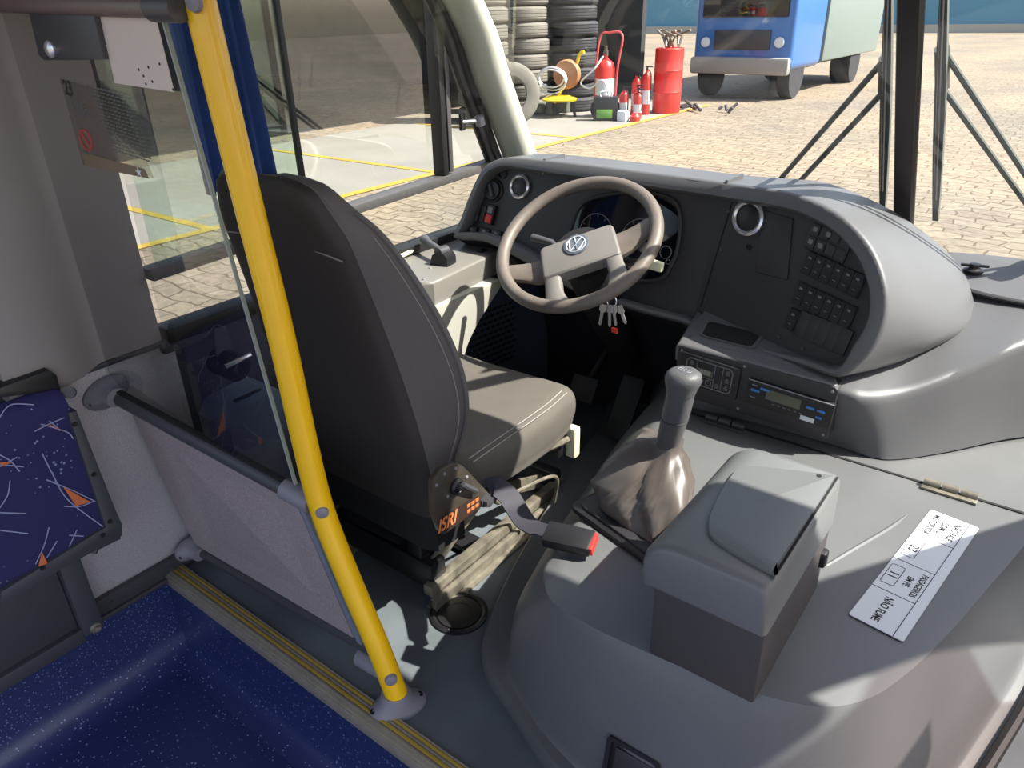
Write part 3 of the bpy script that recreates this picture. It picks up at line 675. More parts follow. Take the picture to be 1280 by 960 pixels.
# ------------------------------------------------------------------ engine cover
T = [(-.54, .785), (-.585, .84), (-.60, .92), (-.622, 1.05), (-.642, 1.2), (-.66, 1.36), (-.68, 1.52), (-.70, 1.75), (-.72, 2.0), (-.3, 2.02), (.2, 2.02),
     (.15, 1.75), (.105, 1.53), (.083, 1.40), (.049, 1.247), (.016, 1.10), (-.022, .965), (-.06, .88), (-.12, .825), (-.24, .79), (-.38, .775), (-.47, .773)]
F = [(-.62, .775), (-.745, .835), (-.80, .93), (-.855, 1.08), (-.905, 1.25), (-.955, 1.42), (-1.0, 1.6), (-1.03, 1.78), (-1.05, 2.05), (-.3, 2.06), (.3, 2.06),
     (.26, 1.75), (.20, 1.53), (.178, 1.38), (.145, 1.21), (.11, 1.05), (.065, .90), (.0, .79), (-.10, .72), (-.24, .68), (-.37, .688), (-.50, .722)]
K = 6
Tc, Fc = catmull([(x, y, 0) for x, y in T], True, K), catmull([(x, y, 0) for x, y in F], True, K)
ctr = Vector((-.27, 1.35, 0))
prof = [(1.0, 0), (1.0, .040), (.97, .05), (.66, .052), (.60, .058), (.565, .075), (.50, .16), (.45, .20), (.36, .245), (.24, .29), (.13, .322), (.05, .340), (0, .348)]
b = MB(); L = []
zs = {.05: .334, .13: .30, .24: .245, .36: .18, .45: .135, .50: .105}      # the door side drops away over a crisper ridge
def zz_(w_, z, p):
    k = max(0, min(1, (p.x+.16)/.12)) if p.y < 1.6 else 0
    return z+(zs.get(w_, z)-z)*k
for wgt, z in prof: L.append([Vector((p.x+(q.x-p.x)*wgt, p.y+(q.y-p.y)*wgt, zz_(wgt, z, p))) for p, q in zip(Tc, Fc)])
for k, z in ((.93, .352), (.6, .353), (.25, .353)): L.append([Vector((ctr.x+(p.x-ctr.x)*k, ctr.y+(p.y-ctr.y)*k, z)) for p in Tc])
b.loft(L)
hump = thing('engine_cover', 'large grey moulded engine cover to the right of the driver seat', 'engine cover', (-.3, 1.2, 0))
b.build('cover_shell', M_hump, hump, sharp=50)
sl_ = [p.lerp(q, .96) for p, q in zip(Tc, Fc) if p.x > -.05 and p.y < 1.52]; sl_.sort(key=lambda p: p.y)
MB().tube([p+Vector((0, 0, .056)) for p in sl_], .011, 8).build('edge_seal', M_rub, hump)
# hinge line with two hinges
b = MB(); b.box((-.28, 1.508, .3535), (.80, .007, .003), bev=.001); b.build('hinge_gap', M_matte, hump)
for x, w_ in ((-.53, .10), (-.055, .10)):
    b = MB()
    for k in (-1, 0, 1): b.tube([(x+k*w_/3-w_*.15, 1.503, .361), (x+k*w_/3+w_*.15, 1.503, .361)], .0085 if k else .0095, 10)
    b.box((x, 1.490, .356), (w_, .016, .005), bev=.001)
    b.build('hinge', M_steel if x > -.3 else M_dgrey, hump)
# recessed pull at the rear foot
def hump_rear(x0, x1, z0, z1):
    b = MB(); M = frame(((x0+x1)/2, .722, (z0+z1)/2), (1, .03, 0), (0, .22, 1))
    b.slab(rrect(x1-x0, z1-z0, .008), rrect(x1-x0-.016, z1-z0-.016, .006), M @ Matrix.Translation((0, 0, .006)), .012)
    b.box((0, 0, -.01), (x1-x0, z1-z0, .02), M, .004); b.build('access_recess', M_black, hump)
    MB().box((.004, -.006, -.002), (x1-x0-.022, z1-z0-.022, .012), M, .004).build('access_flap', M_face, hump)
hump_rear(-.385, -.29, .06, .185)
# soft ridge moulded into the top
MB().tube(catmull([(-.19, 1.13, .3485), (-.165, 1.20, .3495), (-.125, 1.31, .3495), (-.10, 1.40, .347)], k=6), [.002]+[.0055]*17+[.001], 8).build('moulded_ridge', M_hump, hump)
# passenger sticker
Ms = frame((-.056, 1.219, .3545), (-.13, -.99, 0), (.99, -.13, 0)); 
sw_, sh_ = .385, .085
stk = MB().prism(rrect(sw_, sh_, .004), Ms, 0, .0012).build('information_sticker', M_white, hump)
b = MB()
for x in (-.0962, 0, .0962): b.box((x, -.008, .0014), (.0012, sh_-.016, .0004), Ms, 0)
b.box((0, sh_/2-.016, .0014), (sw_, .0012, .0004), Ms, 0)
for x in (-.048, .048):
    o_ = rrect(.06, .022, .004); 
    b.tube([Ms @ Vector((p[0]+x, p[1]-.026, .0014)) for p in o_], .0006, 4, True)
b.build('printed_lines', M_ink, stk)
def ptxt(s, x, y, size, sx=.8): text('lettering', s, Ms @ Matrix.Translation((x, y, .0013)), size, M_ink, stk, sx=sx, extrude=.0002)
ptxt('NÃO FALE', -.144, .012, .0165); ptxt('COM O', -.144, -.007, .0165); ptxt('MOTORISTA', -.144, -.026, .0165)
ptxt('23', -.048, -.026, .021, 1); ptxt('11', .048, -.026, .021, 1)
ptxt('PASSAGEIROS', .048, .016, .0145, .8); ptxt('EM PÉ', .048, -.001, .0145)
ptxt('NÃO FUME', .144, -.008, .0175)

# storage box with padded lid
bx = thing('storage_box', 'grey storage box with padded lid standing on the engine cover', 'storage box', (-.268, .92, .35))
MB().box((-.267, .925, .435), (.166, .29, .175), bev=.004).build('body', mat('charcoal_box_board', sr(66, 62, 62), .6, bump=.1, bscale=300), bx)
pr = [(-.352, .518), (-.352, .560)] + [(-.352+.055-.055*math.cos(R(a)), .560+.042*math.sin(R(a))) for a in (20, 40, 60, 80, 90)] + [(-.185, .600), (-.176, .592), (-.174, .518)]
b = MB(); L = []
for y, ins in ((.732, .010), (.735, .003), (.745, 0), (1.03, 0), (1.042, .004), (1.046, .012)):
    cx = -.263; L.append([Vector((cx+(x-cx)*(1-ins/.09), y, .56+(z-.56)*(1-ins/.05))) for x, z in pr])
b.loft(L); lid = b.build('lid', M_lid, bx, sharp=50)
c = [(-0.1842, 0.7608, 0.6040)[:2], (-0.1856, 0.7819, 0.6040)[:2], (-0.1832, 1.0052, 0.6040)[:2], (-0.1920, 1.0196, 0.6040)[:2], (-0.2466, 0.9993, 0.6040)[:2], (-0.3021, 0.9706, 0.6040)[:2], (-0.3100, 0.9275, 0.6040)[:2], (-0.3005, 0.8502, 0.6040)[:2], (-0.2895, 0.8062, 0.6040)[:2], (-0.2669, 0.7781, 0.6040)[:2]]
b = MB(); b.prism([(p.x, p.y) for p in catmull([(x, y, 0) for x, y in c], True, 4)][::-1], None, .598, .6065, .003); b.build('lid_panel', M_lid, lid)
b = MB(); b.box((-.1815, .90, .6005), (.0035, .26, .002), bev=.0005); b.build('lid_gap', M_matte, lid)
MB().lathe([(.0035, 0), (.0035, .001), (0, .001)], Matrix.Translation((-.203, 1.008, .6065)), 10).build('lid_screw', M_matte, lid)
MB().box((-.19, 1.052, .43), (.03, .02, .03), bev=.004).build('foot_block', M_black, bx)

# gear shifter
gs = thing('gear_shifter', 'grey gear lever with wrinkled leatherette boot on the engine cover', 'gear lever', (-.505, 1.09, .352))
Mp = frame((-.508, 1.080, .353), (.96, -.28, 0), (.28, .96, 0))
b = MB(); b.prism(rrect(.235, .215, .02), Mp, 0, .010, .004); b.build('base_plate', M_black, gs)
b = MB(); b.prism(rrect(.21, .19, .02), Mp, .010, .016, .003); b.build('boot_frame', M_face, gs)
b = MB(); L = []; rn = random.Random(3)
top = Vector((-.482, 1.125, .492))
N = 48
for k, (z, s, px, py) in enumerate(((.0, 1, 0, 0), (.012, 1.0, 0, 0), (.03, .98, .0, 0), (.05, .93, .0, .004), (.072, .86, .0, .012), (.092, .74, -.002, .022), (.108, .58, -.006, .032), (.118, .40, -.008, .044), (.128, .30, -.006, .048), (.142, .26, -.004, .052))):
    row = []
    for j in range(N):
        a = 2*math.pi*j/N; q = max(abs(math.cos(a)), abs(math.sin(a)))**.75
        fold = 1+(.20*math.sin(3*a+1.0+k*.45)+.30*(abs(math.sin(2.5*a-k*.35))-.6)+.09*math.sin(9*a+k*1.3))*math.sin(math.pi*min(1, k/7.5))
        bump_ = max(0, math.cos(a-2.5))**3*(0, 0, 0, .04, .12, .28, .55, .5, .1, 0)[k]
        r_ = .080*s*fold*(1+bump_)/(q if k < 4 else q**.4)
        zz = z*(1+.20*math.sin(2*a+.8)*math.sin(math.pi*min(1, k/8)))+(.03*max(0, math.cos(a-2.5))**2-.02*max(0, math.cos(a-.6))**2)*math.sin(math.pi*min(1, k/8.5))
        row.append(Mp @ Vector((r_*math.cos(a)+px, r_*.95*math.sin(a)+py, .014+zz)))
    L.append(row)
b.loft(L); bo = b.build('boot', M_boot, gs, sharp=70)
P = catmull([(-0.5208, 1.1400, 0.4030), (-0.5075, 1.1300, 0.4731), (-0.4945, 1.1200, 0.5375), (-0.4819, 1.1100, 0.5969), (-0.4764, 1.1050, 0.6317)], k=5)
b = MB(); n_ = len(P)
b.tube(P, [.019+.006*min(1, i/n_*1.6) for i in range(n_)], 20); b.build('grip', M_knob, gs)
b = MB(); L = []
for z, rx, ry in ((-.006, .026, .027), (.004, .028, .029), (.012, .031, .030), (.022, .033, .031), (.031, .031, .029), (.037, .024, .022), (.039, .012, .011)):
    L.append([P[-1]+Vector((rx*math.cos(a)+.004*(z/.04), ry*math.sin(a)-.05*(z)*.4, z)) for a in [2*math.pi*i/24 for i in range(24)]])
b.loft(L); kb = b.build('knob', M_knob, gs, sharp=60)
b = MB(); c0 = P[-1]+Vector((.004, -.001, .0393)); Mk = frame(c0, (1, -.1, 0), (.1, 1, 0))
for x in (-.007, 0, .007): b.box((x, 0, 0), (.0012, .012, .0006), Mk, 0)
b.box((0, 0, 0), (.014, .0012, .0006), Mk, 0); b.tube([Mk @ Vector((.0125*math.cos(a), .010*math.sin(a), 0)) for a in [2*math.pi*i/20 for i in range(20)]], .0005, 4, True)
b.build('shift_pattern', M_icon, kb)
b = MB()
for z in (.3, .62, .97): 
    i = int(z*(n_-1)); b.tube([P[i]+Vector((.0255*math.cos(a), .0255*math.sin(a), 0)) for a in [2*math.pi*j/20 for j in range(20)]], .0012, 5, True)
b.build('grip_seam', M_black, gs)
# floor hatch ring
t = thing('floor_hatch', 'round black floor hatch with screws beside the seat rail', 'floor hatch', (-.892, .928, 0))
Mh = Matrix.Translation((-.892, .928, 0))
MB().lathe([(.067, 0), (.067, .005), (.06, .007), (.054, .004), (.054, .002), (0, .002)], Mh, 36).build('rim', M_black, t)
MB().lathe([(.05, .002), (.05, .005), (.03, .006), (.028, .004), (0, .004)], Mh, 36).build('lid', M_rub, t)
for a in (20, 110, 200, 290): MB().lathe([(.004, .006), (.003, .009), (0, .009)], Mh @ Matrix.Translation((.0605*math.cos(R(a)), .0605*math.sin(R(a)), 0)), 8).build('screw', M_dgrey, t)

# ------------------------------------------------------------------ dashboard
dash = thing('dashboard', 'long dark grey dashboard with curved instrument pod, switches and radio', 'dashboard', (-.8, 1.75, .6))
R0 = [(-1.4968, 1.6466, 0.6221), (-1.4791, 1.6647, 0.6824), (-1.4556, 1.6873, 0.7578), (-1.4249, 1.7069, 0.8231), (-1.3802, 1.7166, 0.8554), (-1.3188, 1.7207, 0.8691), (-1.1549, 1.7218, 0.8727), (-1.0037, 1.7216, 0.8721), (-0.8419, 1.7210, 0.8700), (-0.6821, 1.7151, 0.8684), (-0.5746, 1.6842, 0.8728), (-0.4850, 1.6572, 0.8722),
      (-0.3978, 1.6259, 0.8552), (-0.3385, 1.5998, 0.8275), (-0.2917, 1.5745, 0.7899), (-0.2561, 1.5480, 0.7374), (-0.2411, 1.5277, 0.6847), (-0.2453, 1.5132, 0.6319), (-0.2672, 1.5046, 0.5815), (-0.3054, 1.5036, 0.5400), (-0.3901, 1.5271, 0.5337), (-0.5093, 1.5603, 0.5249), (-0.6331, 1.5966, 0.5222), (-0.7184, 1.6186, 0.5287), (-0.8559, 1.6198, 0.5326), (-1.0323, 1.6234, 0.5445), (-1.2199, 1.6382, 0.5941), (-1.3746, 1.6485, 0.6283)]
R0 = [Vector(p) for p in R0]
BEND = .30
def unbend(p): p = Vector(p); p.y += BEND*max(0, p.x+.70); return p      # right third of the pod is turned towards the driver
MF = frame((-.9, 1.46+.3*.65, .65), (1, 0, 0), (0, .3, 1))      # front plane of the pod: n points back at the driver
MFi = MF.inverted()
P2 = [(MFi @ unbend(p)).to_2d() for p in R0]
P2 = [p.to_2d() for p in catmull([p.to_3d() for p in P2], True, 3)]
def inset(P, d):
    n = len(P); o = []
    for i in range(n):
        t_ = (P[(i+1) % n]-P[i-1]).normalized(); nn = Vector((t_.y, -t_.x)); o.append(P[i]+nn*(d[i] if isinstance(d, list) else d))
    return o
dd = []
for p in P2:
    w3 = MF @ p.to_3d(); dd.append((.62+.38*max(0, min(1, (w3.x+1.42)/.25)))*(.038 if w3.z > .60 else .038*max(0.25, 1-(.60-w3.z)/.12)))
I2 = inset(P2, dd)
N_ = len(P2)
def at2(P, d): return [MF @ Vector((p.x, p.y, d)) for p in P]
def back(p, k):        # the cowl sweeps forward, and out to the right onto the deck
    x, y, z = p; f = max(0, min(1, (x+.50)/.26)); f = f*f*(3-2*f); lo = max(0, min(1, (z-.45)/.35))
    g = math.sin(k*math.pi/2)
    nx = x+f*(.125*g*min(1, .35+1.0*(1-abs(z-.62)/.24)*.65))
    return Vector((nx, y+k*(.15+.21*f*lo+BEND*max(0, nx+.70)*.85), z-k*f*.085*max(0, min(1, (z-.5)/.3))-k*.012))
b = MB(); L = [at2(inset(I2, .004), -.050), at2(inset(I2, .002), -.02), at2(I2, -.004), at2(inset(I2, -.003), 0.001), at2(inset(P2, .008), .002), at2(inset(P2, .002), -.004), at2(P2, -.014)]
base = L[-1]
for k in (.2, .45, .7, .9, 1.0): L.append([back(p, k) for p in base])
b.loft(L, cap=False); b.build('pod_cowl', M_dash, dash, sharp=50)
pl2 = inset(I2, -.01); xs_ = .20
def clip(P, sgn):
    o = []
    for i in range(len(P)):
        a, c = P[i-1], P[i]; ia, ic = (a.x-xs_)*sgn >= 0, (c.x-xs_)*sgn >= 0
        if ia != ic: t_ = (xs_-a.x)/(c.x-a.x); o.append(a.lerp(c, t_))
        if ic: o.append(c)
    return o
b = MB(); b.poly(at2(clip(pl2, -1), -.0402)); b.poly(at2(clip(pl2, 1), -.0402)); b.build('instrument_panel', M_face, dash, sharp=5)
MI = MF @ Matrix.Translation((0, 0, -.0402)); MIi = MI.inverted()
def f2(p): v = MIi @ unbend(p); return Vector((v.x, v.y))
# seam, cowl joints
b = MB(); a_, c_ = f2((-0.6638, 1.7374, 0.8209)), f2((-0.6885, 1.6679, 0.5645))
b.tube([MI @ Vector((*a_, .001)), MI @ Vector((*c_, .001))], .0012, 5); b.build('panel_seam', M_matte, dash)
b = MB()
for q in ((-0.6646, 1.7033, 0.7065), (-0.6787, 1.6705, 0.5829), (-0.6680, 1.7308, 0.7947), (-0.4048, 1.5793, 0.5527), (-1.4663, 1.6907, 0.6290), (-0.4650, 1.5995, 0.5600)):
    v = f2(q); b.lathe([(.005, 0), (.004, .0025), (0, .003)], MI @ Matrix.Translation((*v, 0)), 10)
b.build_each('screw', M_dgrey, dash)
b = MB()
for q in ((-0.5934, 1.6889, 0.7296), (-0.5446, 1.6774, 0.7402)):
    v = f2(q); b.lathe([(.0065, .0005), (.0065, .003), (.004, .003), (.0035, .0008), (0, .0008)], MI @ Matrix.Translation((*v, 0)), 12)
b.build_each('blank_hole', M_matte, dash)
b = MB(); q = [f2(p) for p in ((-0.5760, 1.7093, 0.8149), (-0.4986, 1.6847, 0.8102), (-0.4769, 1.6398, 0.6825), (-0.5598, 1.6638, 0.6795))]; b.prism(q, MI, -.004, .004, .003); b.build('raised_plate', M_face, dash)
# cowl joint caps
for pa in ((-0.6755, 1.7135, 0.8694), (-1.2076, 1.7210, 0.8702)):
    p = unbend(pa); b = MB(); b.loft([[p+Vector((x, y, z)) for y, z in ((-.004, -.040), (-.004, -.010), (.004, .0015), (.10, .0015), (.10, -.02))] for x in (-.004, .004)], mi=0); b.build('cowl_joint', M_dash, dash)
# round air vents
def vent(q, r):
    v = f2(q); M = MI @ Matrix.Translation((*v, 0))
    o = MB().lathe([(r*.72, .002), (r*.73, .008), (r*.84, .012), (r*.97, .009), (r, .002)], M, 36).build('vent_ring', M_chrome, dash)
    MB().lathe([(r*.77, .003), (r*.5, .007), (0, .008)], M, 28).build('vent_flap', M_black, o)
vent((-0.6104, 1.7124, 0.7909), .043); vent((-1.3011, 1.7368, 0.7826), .036)
# light switch, small socket
v = f2((-1.3949, 1.7305, 0.7615)); M = MI @ Matrix.Translation((*v, 0))
k_ = MB().lathe([(.034, 0), (.034, .004), (.03, .007), (.027, .006), (.026, .012), (0, .013)], M, 30).build('light_knob', M_black, dash)
MB().box((0, 0, .016), (.008, .040, .010), M @ Matrix.Rotation(R(28), 4, 'Z'), .002).build('knob_bar', M_dgrey, k_)
v = f2((-1.3715, 1.7452, 0.8105)); M = MI @ Matrix.Translation((*v, 0))
MB().lathe([(.015, 0), (.015, .005), (.011, .006), (.010, .002), (0, .002)], M, 20).build('socket', M_black, dash)
# rocker switches
def rocker(p, ux, w_, h_, kind='rocker', parent=dash):
    M = MI @ Matrix.Translation((p.x, p.y, 0)) @ Matrix.Rotation(math.atan2(ux.y, ux.x), 4, 'Z')
    b = MB(); b.box((0, 0, .003), (w_, h_, .007), M, .0015, mi=0)
    if kind == 'blank':
        return b.build('blank_cover', M_face, parent)
    b.loft([[M @ Vector((sx*w_*.42, y, z)) for sx, z in ((-1, .005), (1, .005), (1, zz), (-1, zz))] for y, zz in ((-h_*.45, .013), (-h_*.04, .008), (h_*.04, .008), (h_*.45, .012))])
    s_ = b.build('rocker_switch', [M_black], parent)
    b = MB(); b.box((0, h_*.24, .0125), (w_*.30, h_*.09, .001), M, 0); b.box((0, -h_*.2, .0125), (w_*.30, h_*.03, .001), M, 0)
    b.build('switch_icon', M_icon, s_)
    return s_
def row(qa, qb, n, w_, h_, kinds=None):
    a, c = f2(qa), f2(qb); u = (c-a)
    for i in range(n): rocker(a.lerp(c, i/(n-1) if n > 1 else 0), u if n > 1 else Vector((1, -.25)), w_, h_, kinds[i] if kinds else 'rocker')
row((-0.4367, 1.6415, 0.7284), (-0.3244, 1.6028, 0.7115), 6, .0255, .052)
row((-0.4395, 1.6227, 0.6627), (-0.3255, 1.5839, 0.6474), 6, .0255, .052)
u_ = f2((-0.3244, 1.6028, 0.7115))-f2((-0.4367, 1.6415, 0.7284))
rocker(f2((-0.4434, 1.6067, 0.6058)), u_, .0255, .050)
a, c = f2((-0.4170, 1.5980, 0.6032)), f2((-0.3219, 1.5676, 0.5969))
for i in range(5): rocker(a.lerp(c, i/4), u_, .0275, .058, 'blank')
c = f2((-0.4062, 1.6480, 0.7804)); M = MI @ Matrix.Translation((c.x, c.y, 0)) @ Matrix.Rotation(math.atan2(u_.y, u_.x), 4, 'Z')
lp = MB().box((0, 0, .003), (.098, .064, .007), M, .003).build('warning_lamp_panel', M_black, dash)
b = MB()
for x in (-.036, -.012, .012, .036):
    for y in (-.014, .014): b.box((x, y, .0075), (.020, .024, .003), M, .0015)
b.build_each('lamp_key', M_face, lp)
b = MB()
for x, y in ((-.036, -.014), (-.036, .014), (-.012, -.014), (-.004, .014)): b.box((x, y, .0093), (.010, .010, .0008), M, 0)
b.build_each('lamp_icon', M_icon, lp)
# left cluster of switches
sx = Vector((1, -.12))
def small(q, w_, h_, m, name, z=.010): 
    p = f2(q); M = MI @ Matrix.Translation((p.x, p.y, 0)) @ Matrix.Rotation(R(-6), 4, 'Z'); return MB().box((0, 0, z/2), (w_, h_, z), M, .002).build(name, m, dash), M
o, M = small((-1.4500, 1.7101, 0.6938), .030, .050, M_face, 'dimmer_plate'); MB().lathe([(.005, .010), (.004, .014), (0, .014)], M, 10).build('dimmer_dial', M_matte, o)
small((-1.4215, 1.7098, 0.6928), .018, .05, M_face, 'blank_cover', .007)
o, M = small((-1.3908, 1.7103, 0.6944), .030, .058, M_black, 'hazard_switch', .012)
MB().box((0, -.013, .0135), (.024, .024, .004), M, .002).build('red_key', M_red, o); MB().box((0, .013, .013), (.018, .018, .003), M, .002).build('clear_key', M_icon, o)
for q in ((-1.4524, 1.6941, 0.6403), (-1.4049, 1.6940, 0.6399), (-1.3585, 1.6939, 0.6396), (-1.3127, 1.6931, 0.6370)):
    o, M = small(q, .036, .030, M_black, 'push_switch'); MB().box((0, .004, .0105), (.012, .010, .001), M, 0).build('switch_icon', M_icon, o)
# instrument cluster
cl = [f2(p) for p in ((-1.1022, 1.6803, 0.5943), (-1.1037, 1.7123, 0.7011), (-1.0804, 1.7308, 0.7626), (-1.0110, 1.7399, 0.7930), (-0.9181, 1.7448, 0.8092), (-0.8350, 1.7441, 0.8068), (-0.7978, 1.7362, 0.7806), (-0.7812, 1.7149, 0.7096), (-0.7886, 1.6958, 0.6459), (-0.8200, 1.6834, 0.6047), (-0.9405, 1.6783, 0.5877))]
cl = [p.to_2d() for p in catmull([p.to_3d() for p in cl], True, 5)]
b = MB(); b.prism(cl, MI, .0, .003); ic = b.build('instrument_cluster', M_lens, dash)
MB().tube([MI @ Vector((*p, .004)) for p in cl], .0055, 8, True).build('cluster_bezel', M_face, ic)
b = MB()
for q, r in (((-1.0270, 1.7104, 0.6948), .05), ((-0.8918, 1.7101, 0.6936), .055), ((-0.8113, 1.7047, 0.6758), .016), ((-0.7995, 1.6982, 0.6540), .006)):
    v = f2(q); b.tube([MI @ Vector((v.x+r*math.cos(a), v.y+r*math.sin(a), .0035)) for a in [2*math.pi*i/32 for i in range(32)]], .0011, 5, True)
    for i in range(9):
        a = R(-40+i*32.5); b.tube([MI @ Vector((v.x+r*k*math.cos(a), v.y+r*k*math.sin(a), .0035)) for k in (.8, .97)], .0008, 4)
b.build('dial_marking', M_icon, ic)
# knee panel under the pod
b = MB(); low = [p for p in at2(P2, -.02) if p.z < .645 and p.x < -.62]; low.sort(key=lambda p: p.x)
b.loft([low, [p+Vector((0, .05, -.035)) for p in low], [Vector((p.x, 1.93, .40)) for p in low], [Vector((p.x, 2.0, .0)) for p in low]], cap=False, ring=False)
b.build('knee_panel', mat('dark_knee_panel', sr(34, 33, 40), .55), dash)

for o in list(bpy.data.objects):
    if o.type == 'MESH' and (o.parent == dash or (o.parent and o.parent.parent == dash)):
        for v in o.data.vertices: v.co.y -= BEND*max(0, v.co.x+.70)
# deck to the right, running round to the windscreen
st = [((-.668, 1.498, .522), (-.662, 1.520, .358), (-.69, 2.12, .66)), ((-.50, 1.497, .520), (-.48, 1.545, .356), (-.50, 2.12, .66)), ((-.30, 1.497, .512), (-.30, 1.550, .356), (-.36, 2.12, .66)), ((-.245, 1.515, .506), (-.215, 1.545, .356), (-.28, 2.12, .66)),
      ((-.187, 1.577, .510), (-.165, 1.570, .356), (-.2, 2.12, .66)), ((-.105, 1.664, .545), (-.085, 1.66, .358), (-.1, 2.12, .66)), ((-.013, 1.793, .585), (.02, 1.80, .36), (0, 2.12, .66)), ((.08, 1.90, .59), (.12, 1.89, .36), (.12, 2.12, .655)), ((.25, 1.96, .60), (.28, 1.94, .36), (.35, 2.10, .65)), ((.68, 2.0, .56), (.68, 1.95, .36), (.68, 2.06, .64))]
b = MB(); L = []
for j in range(3): pass
T_ = [catmull([s[j] for s in st], k=5) for j in range(3)]
for e, f_, g in zip(*T_):
    h_ = (g-e); fd = (f_-e)
    L.append([f_+Vector((0, .12, -.0)), f_, f_.lerp(e, .25)+Vector((0, .004, 0)), f_.lerp(e, .6)+Vector((0, .002, 0)), e+fd.normalized()*.020, e+fd.normalized()*.008+h_.normalized()*.002, e+h_.normalized()*.008+Vector((0, 0, .0005)), e+h_.normalized()*.03, e.lerp(g, .35), e.lerp(g, .7), g])
b.loft(L, cap=False, ring=False); b.build('deck', M_dash, dash, sharp=60)
# hatch with latch in the deck
h2 = [(-0.2463, 2.0364, 0.6470), (-0.2369, 2.0905, 0.6593), (-0.2035, 2.1195, 0.6658), (-0.0345, 2.1289, 0.6680), (0.0208, 2.0706, 0.6547), (0.0358, 1.9494, 0.6272), (-0.0849, 1.9410, 0.6253), (-0.1611, 1.9564, 0.6288), (-0.2170, 1.9860, 0.6355)]
hv = catmull([Vector(p)+Vector((0, 0, .004)) for p in h2], True, 4)
c0 = sum(hv, Vector())/len(hv)
b = MB(); b.loft([[p-Vector((0, 0, .006)) for p in hv], hv, [c0+(p-c0)*.965+Vector((0, 0, .003)) for p in hv]], cap=True); ht = b.build('deck_hatch', M_dash, dash, sharp=30)
b = MB(); b.tube([c0+(p-c0)*1.02-Vector((0, 0, .004)) for p in hv], .004, 6, True); b.build('hatch_gap', M_matte, dash)
q = Vector((-0.1577, 2.0318, 0.6459))+Vector((0, 0, .009)); b = MB(); b.lathe([(.022, 0), (.022, .004), (.012, .008), (.012, .018), (0, .019)], Matrix.Translation(q), 18); b.box((0, 0, .014), (.06, .010, .006), Matrix.Translation(q) @ Matrix.Rotation(R(15), 4, 'Z'), .002); b.build('hatch_latch', M_black, ht)
# tray above the radio
b = MB(); zt = [Vector(p) for p in ((-.668, 1.494, .528), (-.302, 1.494, .522), (-.300, 1.506, .521), (-.315, 1.535, .521), (-.40, 1.568, .527), (-.60, 1.634, .544), (-.697, 1.668, .552))]
Mt = frame((-.5, 1.58, .536), (1, 0, -.016), (0, 1, .13)); Mti = Mt.inverted()
o2 = [((Mti @ p).x, (Mti @ p).y) for p in zt]
b.prism(o2, Mt, -.04, .004, .010, 3); tr = b.build('console_tray', M_dash, dash)
hole = [Vector(p) for p in ((-0.6457, 1.6235, 0.5480), (-0.5123, 1.6233, 0.5400), (-0.5095, 1.5521, 0.5360), (-0.6309, 1.5507, 0.5410))]
hp = [(Mti @ p).to_2d() for p in hole]; hc = sum(hp, Vector((0, 0)))/4
def rp(P, k, r=.18):   # rounded quad
    o_ = []
    for i in range(4):
        p, a_, c_ = P[i], P[i-1], P[(i+1) % 4]
        for t_ in (0, .25, .5, .75, 1):
            q0, q1 = p.lerp(a_, r), p.lerp(c_, r); o_.append(q0.lerp(p, t_).lerp(p.lerp(q1, t_), t_))
    return [hc+(q-hc)*k for q in o_]
o_, i_ = rp(hp, 1.13), rp(hp, 1.0)
b = MB(); b.slab(o_, i_, Mt @ Matrix.Translation((0, 0, .0085)), .0015); b.slab([hc+(q-hc)*1.03 for q in o_], o_, Mt @ Matrix.Translation((0, 0, .0060)), -.0025); bmesh.ops.delete(b.bm, geom=[f for f in b.bm.faces if len(f.verts) > 4], context='FACES'); b.build('pocket_rim', M_dash, tr)
b = MB(); b.prism([hc+(q-hc)*1.02 for q in i_], Mt, .004, .0070); b.build('pocket', M_matte, tr)
b = MB(); b.prism([hc+(Vector(q)-hc)*1 for q in [(Mti @ Vector(p)).to_2d() for p in ((-0.6713, 1.6712, 0.5500), (-0.5139, 1.6695, 0.5400), (-0.3568, 1.5624, 0.5250), (-0.3889, 1.5279, 0.5240), (-0.6494, 1.5257, 0.5350))]], Mt, .003, .0055, .001); b.build('tray_insert', M_dash, tr)
for q in ((-0.6690, 1.6661, 0.5500), (-0.6531, 1.5378, 0.5360), (-0.3538, 1.5522, 0.5260)):
    v = Mti @ Vector(q); MB().lathe([(.004, .005), (.003, .0075), (0, .0075)], Mt @ Matrix.Translation((v.x, v.y, 0)), 10).build('tray_screw', M_dgrey, tr)
# climate controller and radio on the console front
Mr = frame((-.48, 1.4965, .47), (1, 0, -.02), (0, .0, 1)); Mri = Mr.inverted()
def r2(p): v = Mri @ Vector(p); return (v.x, v.y)
b = MB(); b.prism(rrect(.365, .128, .01), Mr @ Matrix.Translation((0, -.008, 0)), -.06, .004, .003); b.build('console_fascia', M_face, dash)
cc = Mr @ Matrix.Translation((-.098, .004, .004)) @ Matrix.Rotation(R(-2), 4, 'Z')
ac = MB().box((0, 0, .003), (.145, .078, .008), cc, .002).build('climate_control', M_black, dash)
b = MB()
b.tube([cc @ Vector((p[0], p[1], .0072)) for p in rrect(.112, .062, .010)], .0011, 5, True)
for x in (-.030, .014, .033): b.box((x, 0, .0072), (.0012, .060, .001), cc, 0)
b.box((-.008, -.008, .0072), (.042, .0012, .001), cc, 0)
for x, y in ((-.043, .02), (-.043, 0), (-.043, -.019), (.045, .02), (.045, 0), (.045, -.019), (.0235, -.02)):
    b.box((x, y, .0072), (.010, .0015, .001), cc, 0); b.box((x, y+.004, .0072), (.006, .0015, .001), cc, 0); b.box((x, y-.004, .0072), (.008, .0015, .001), cc, 0)
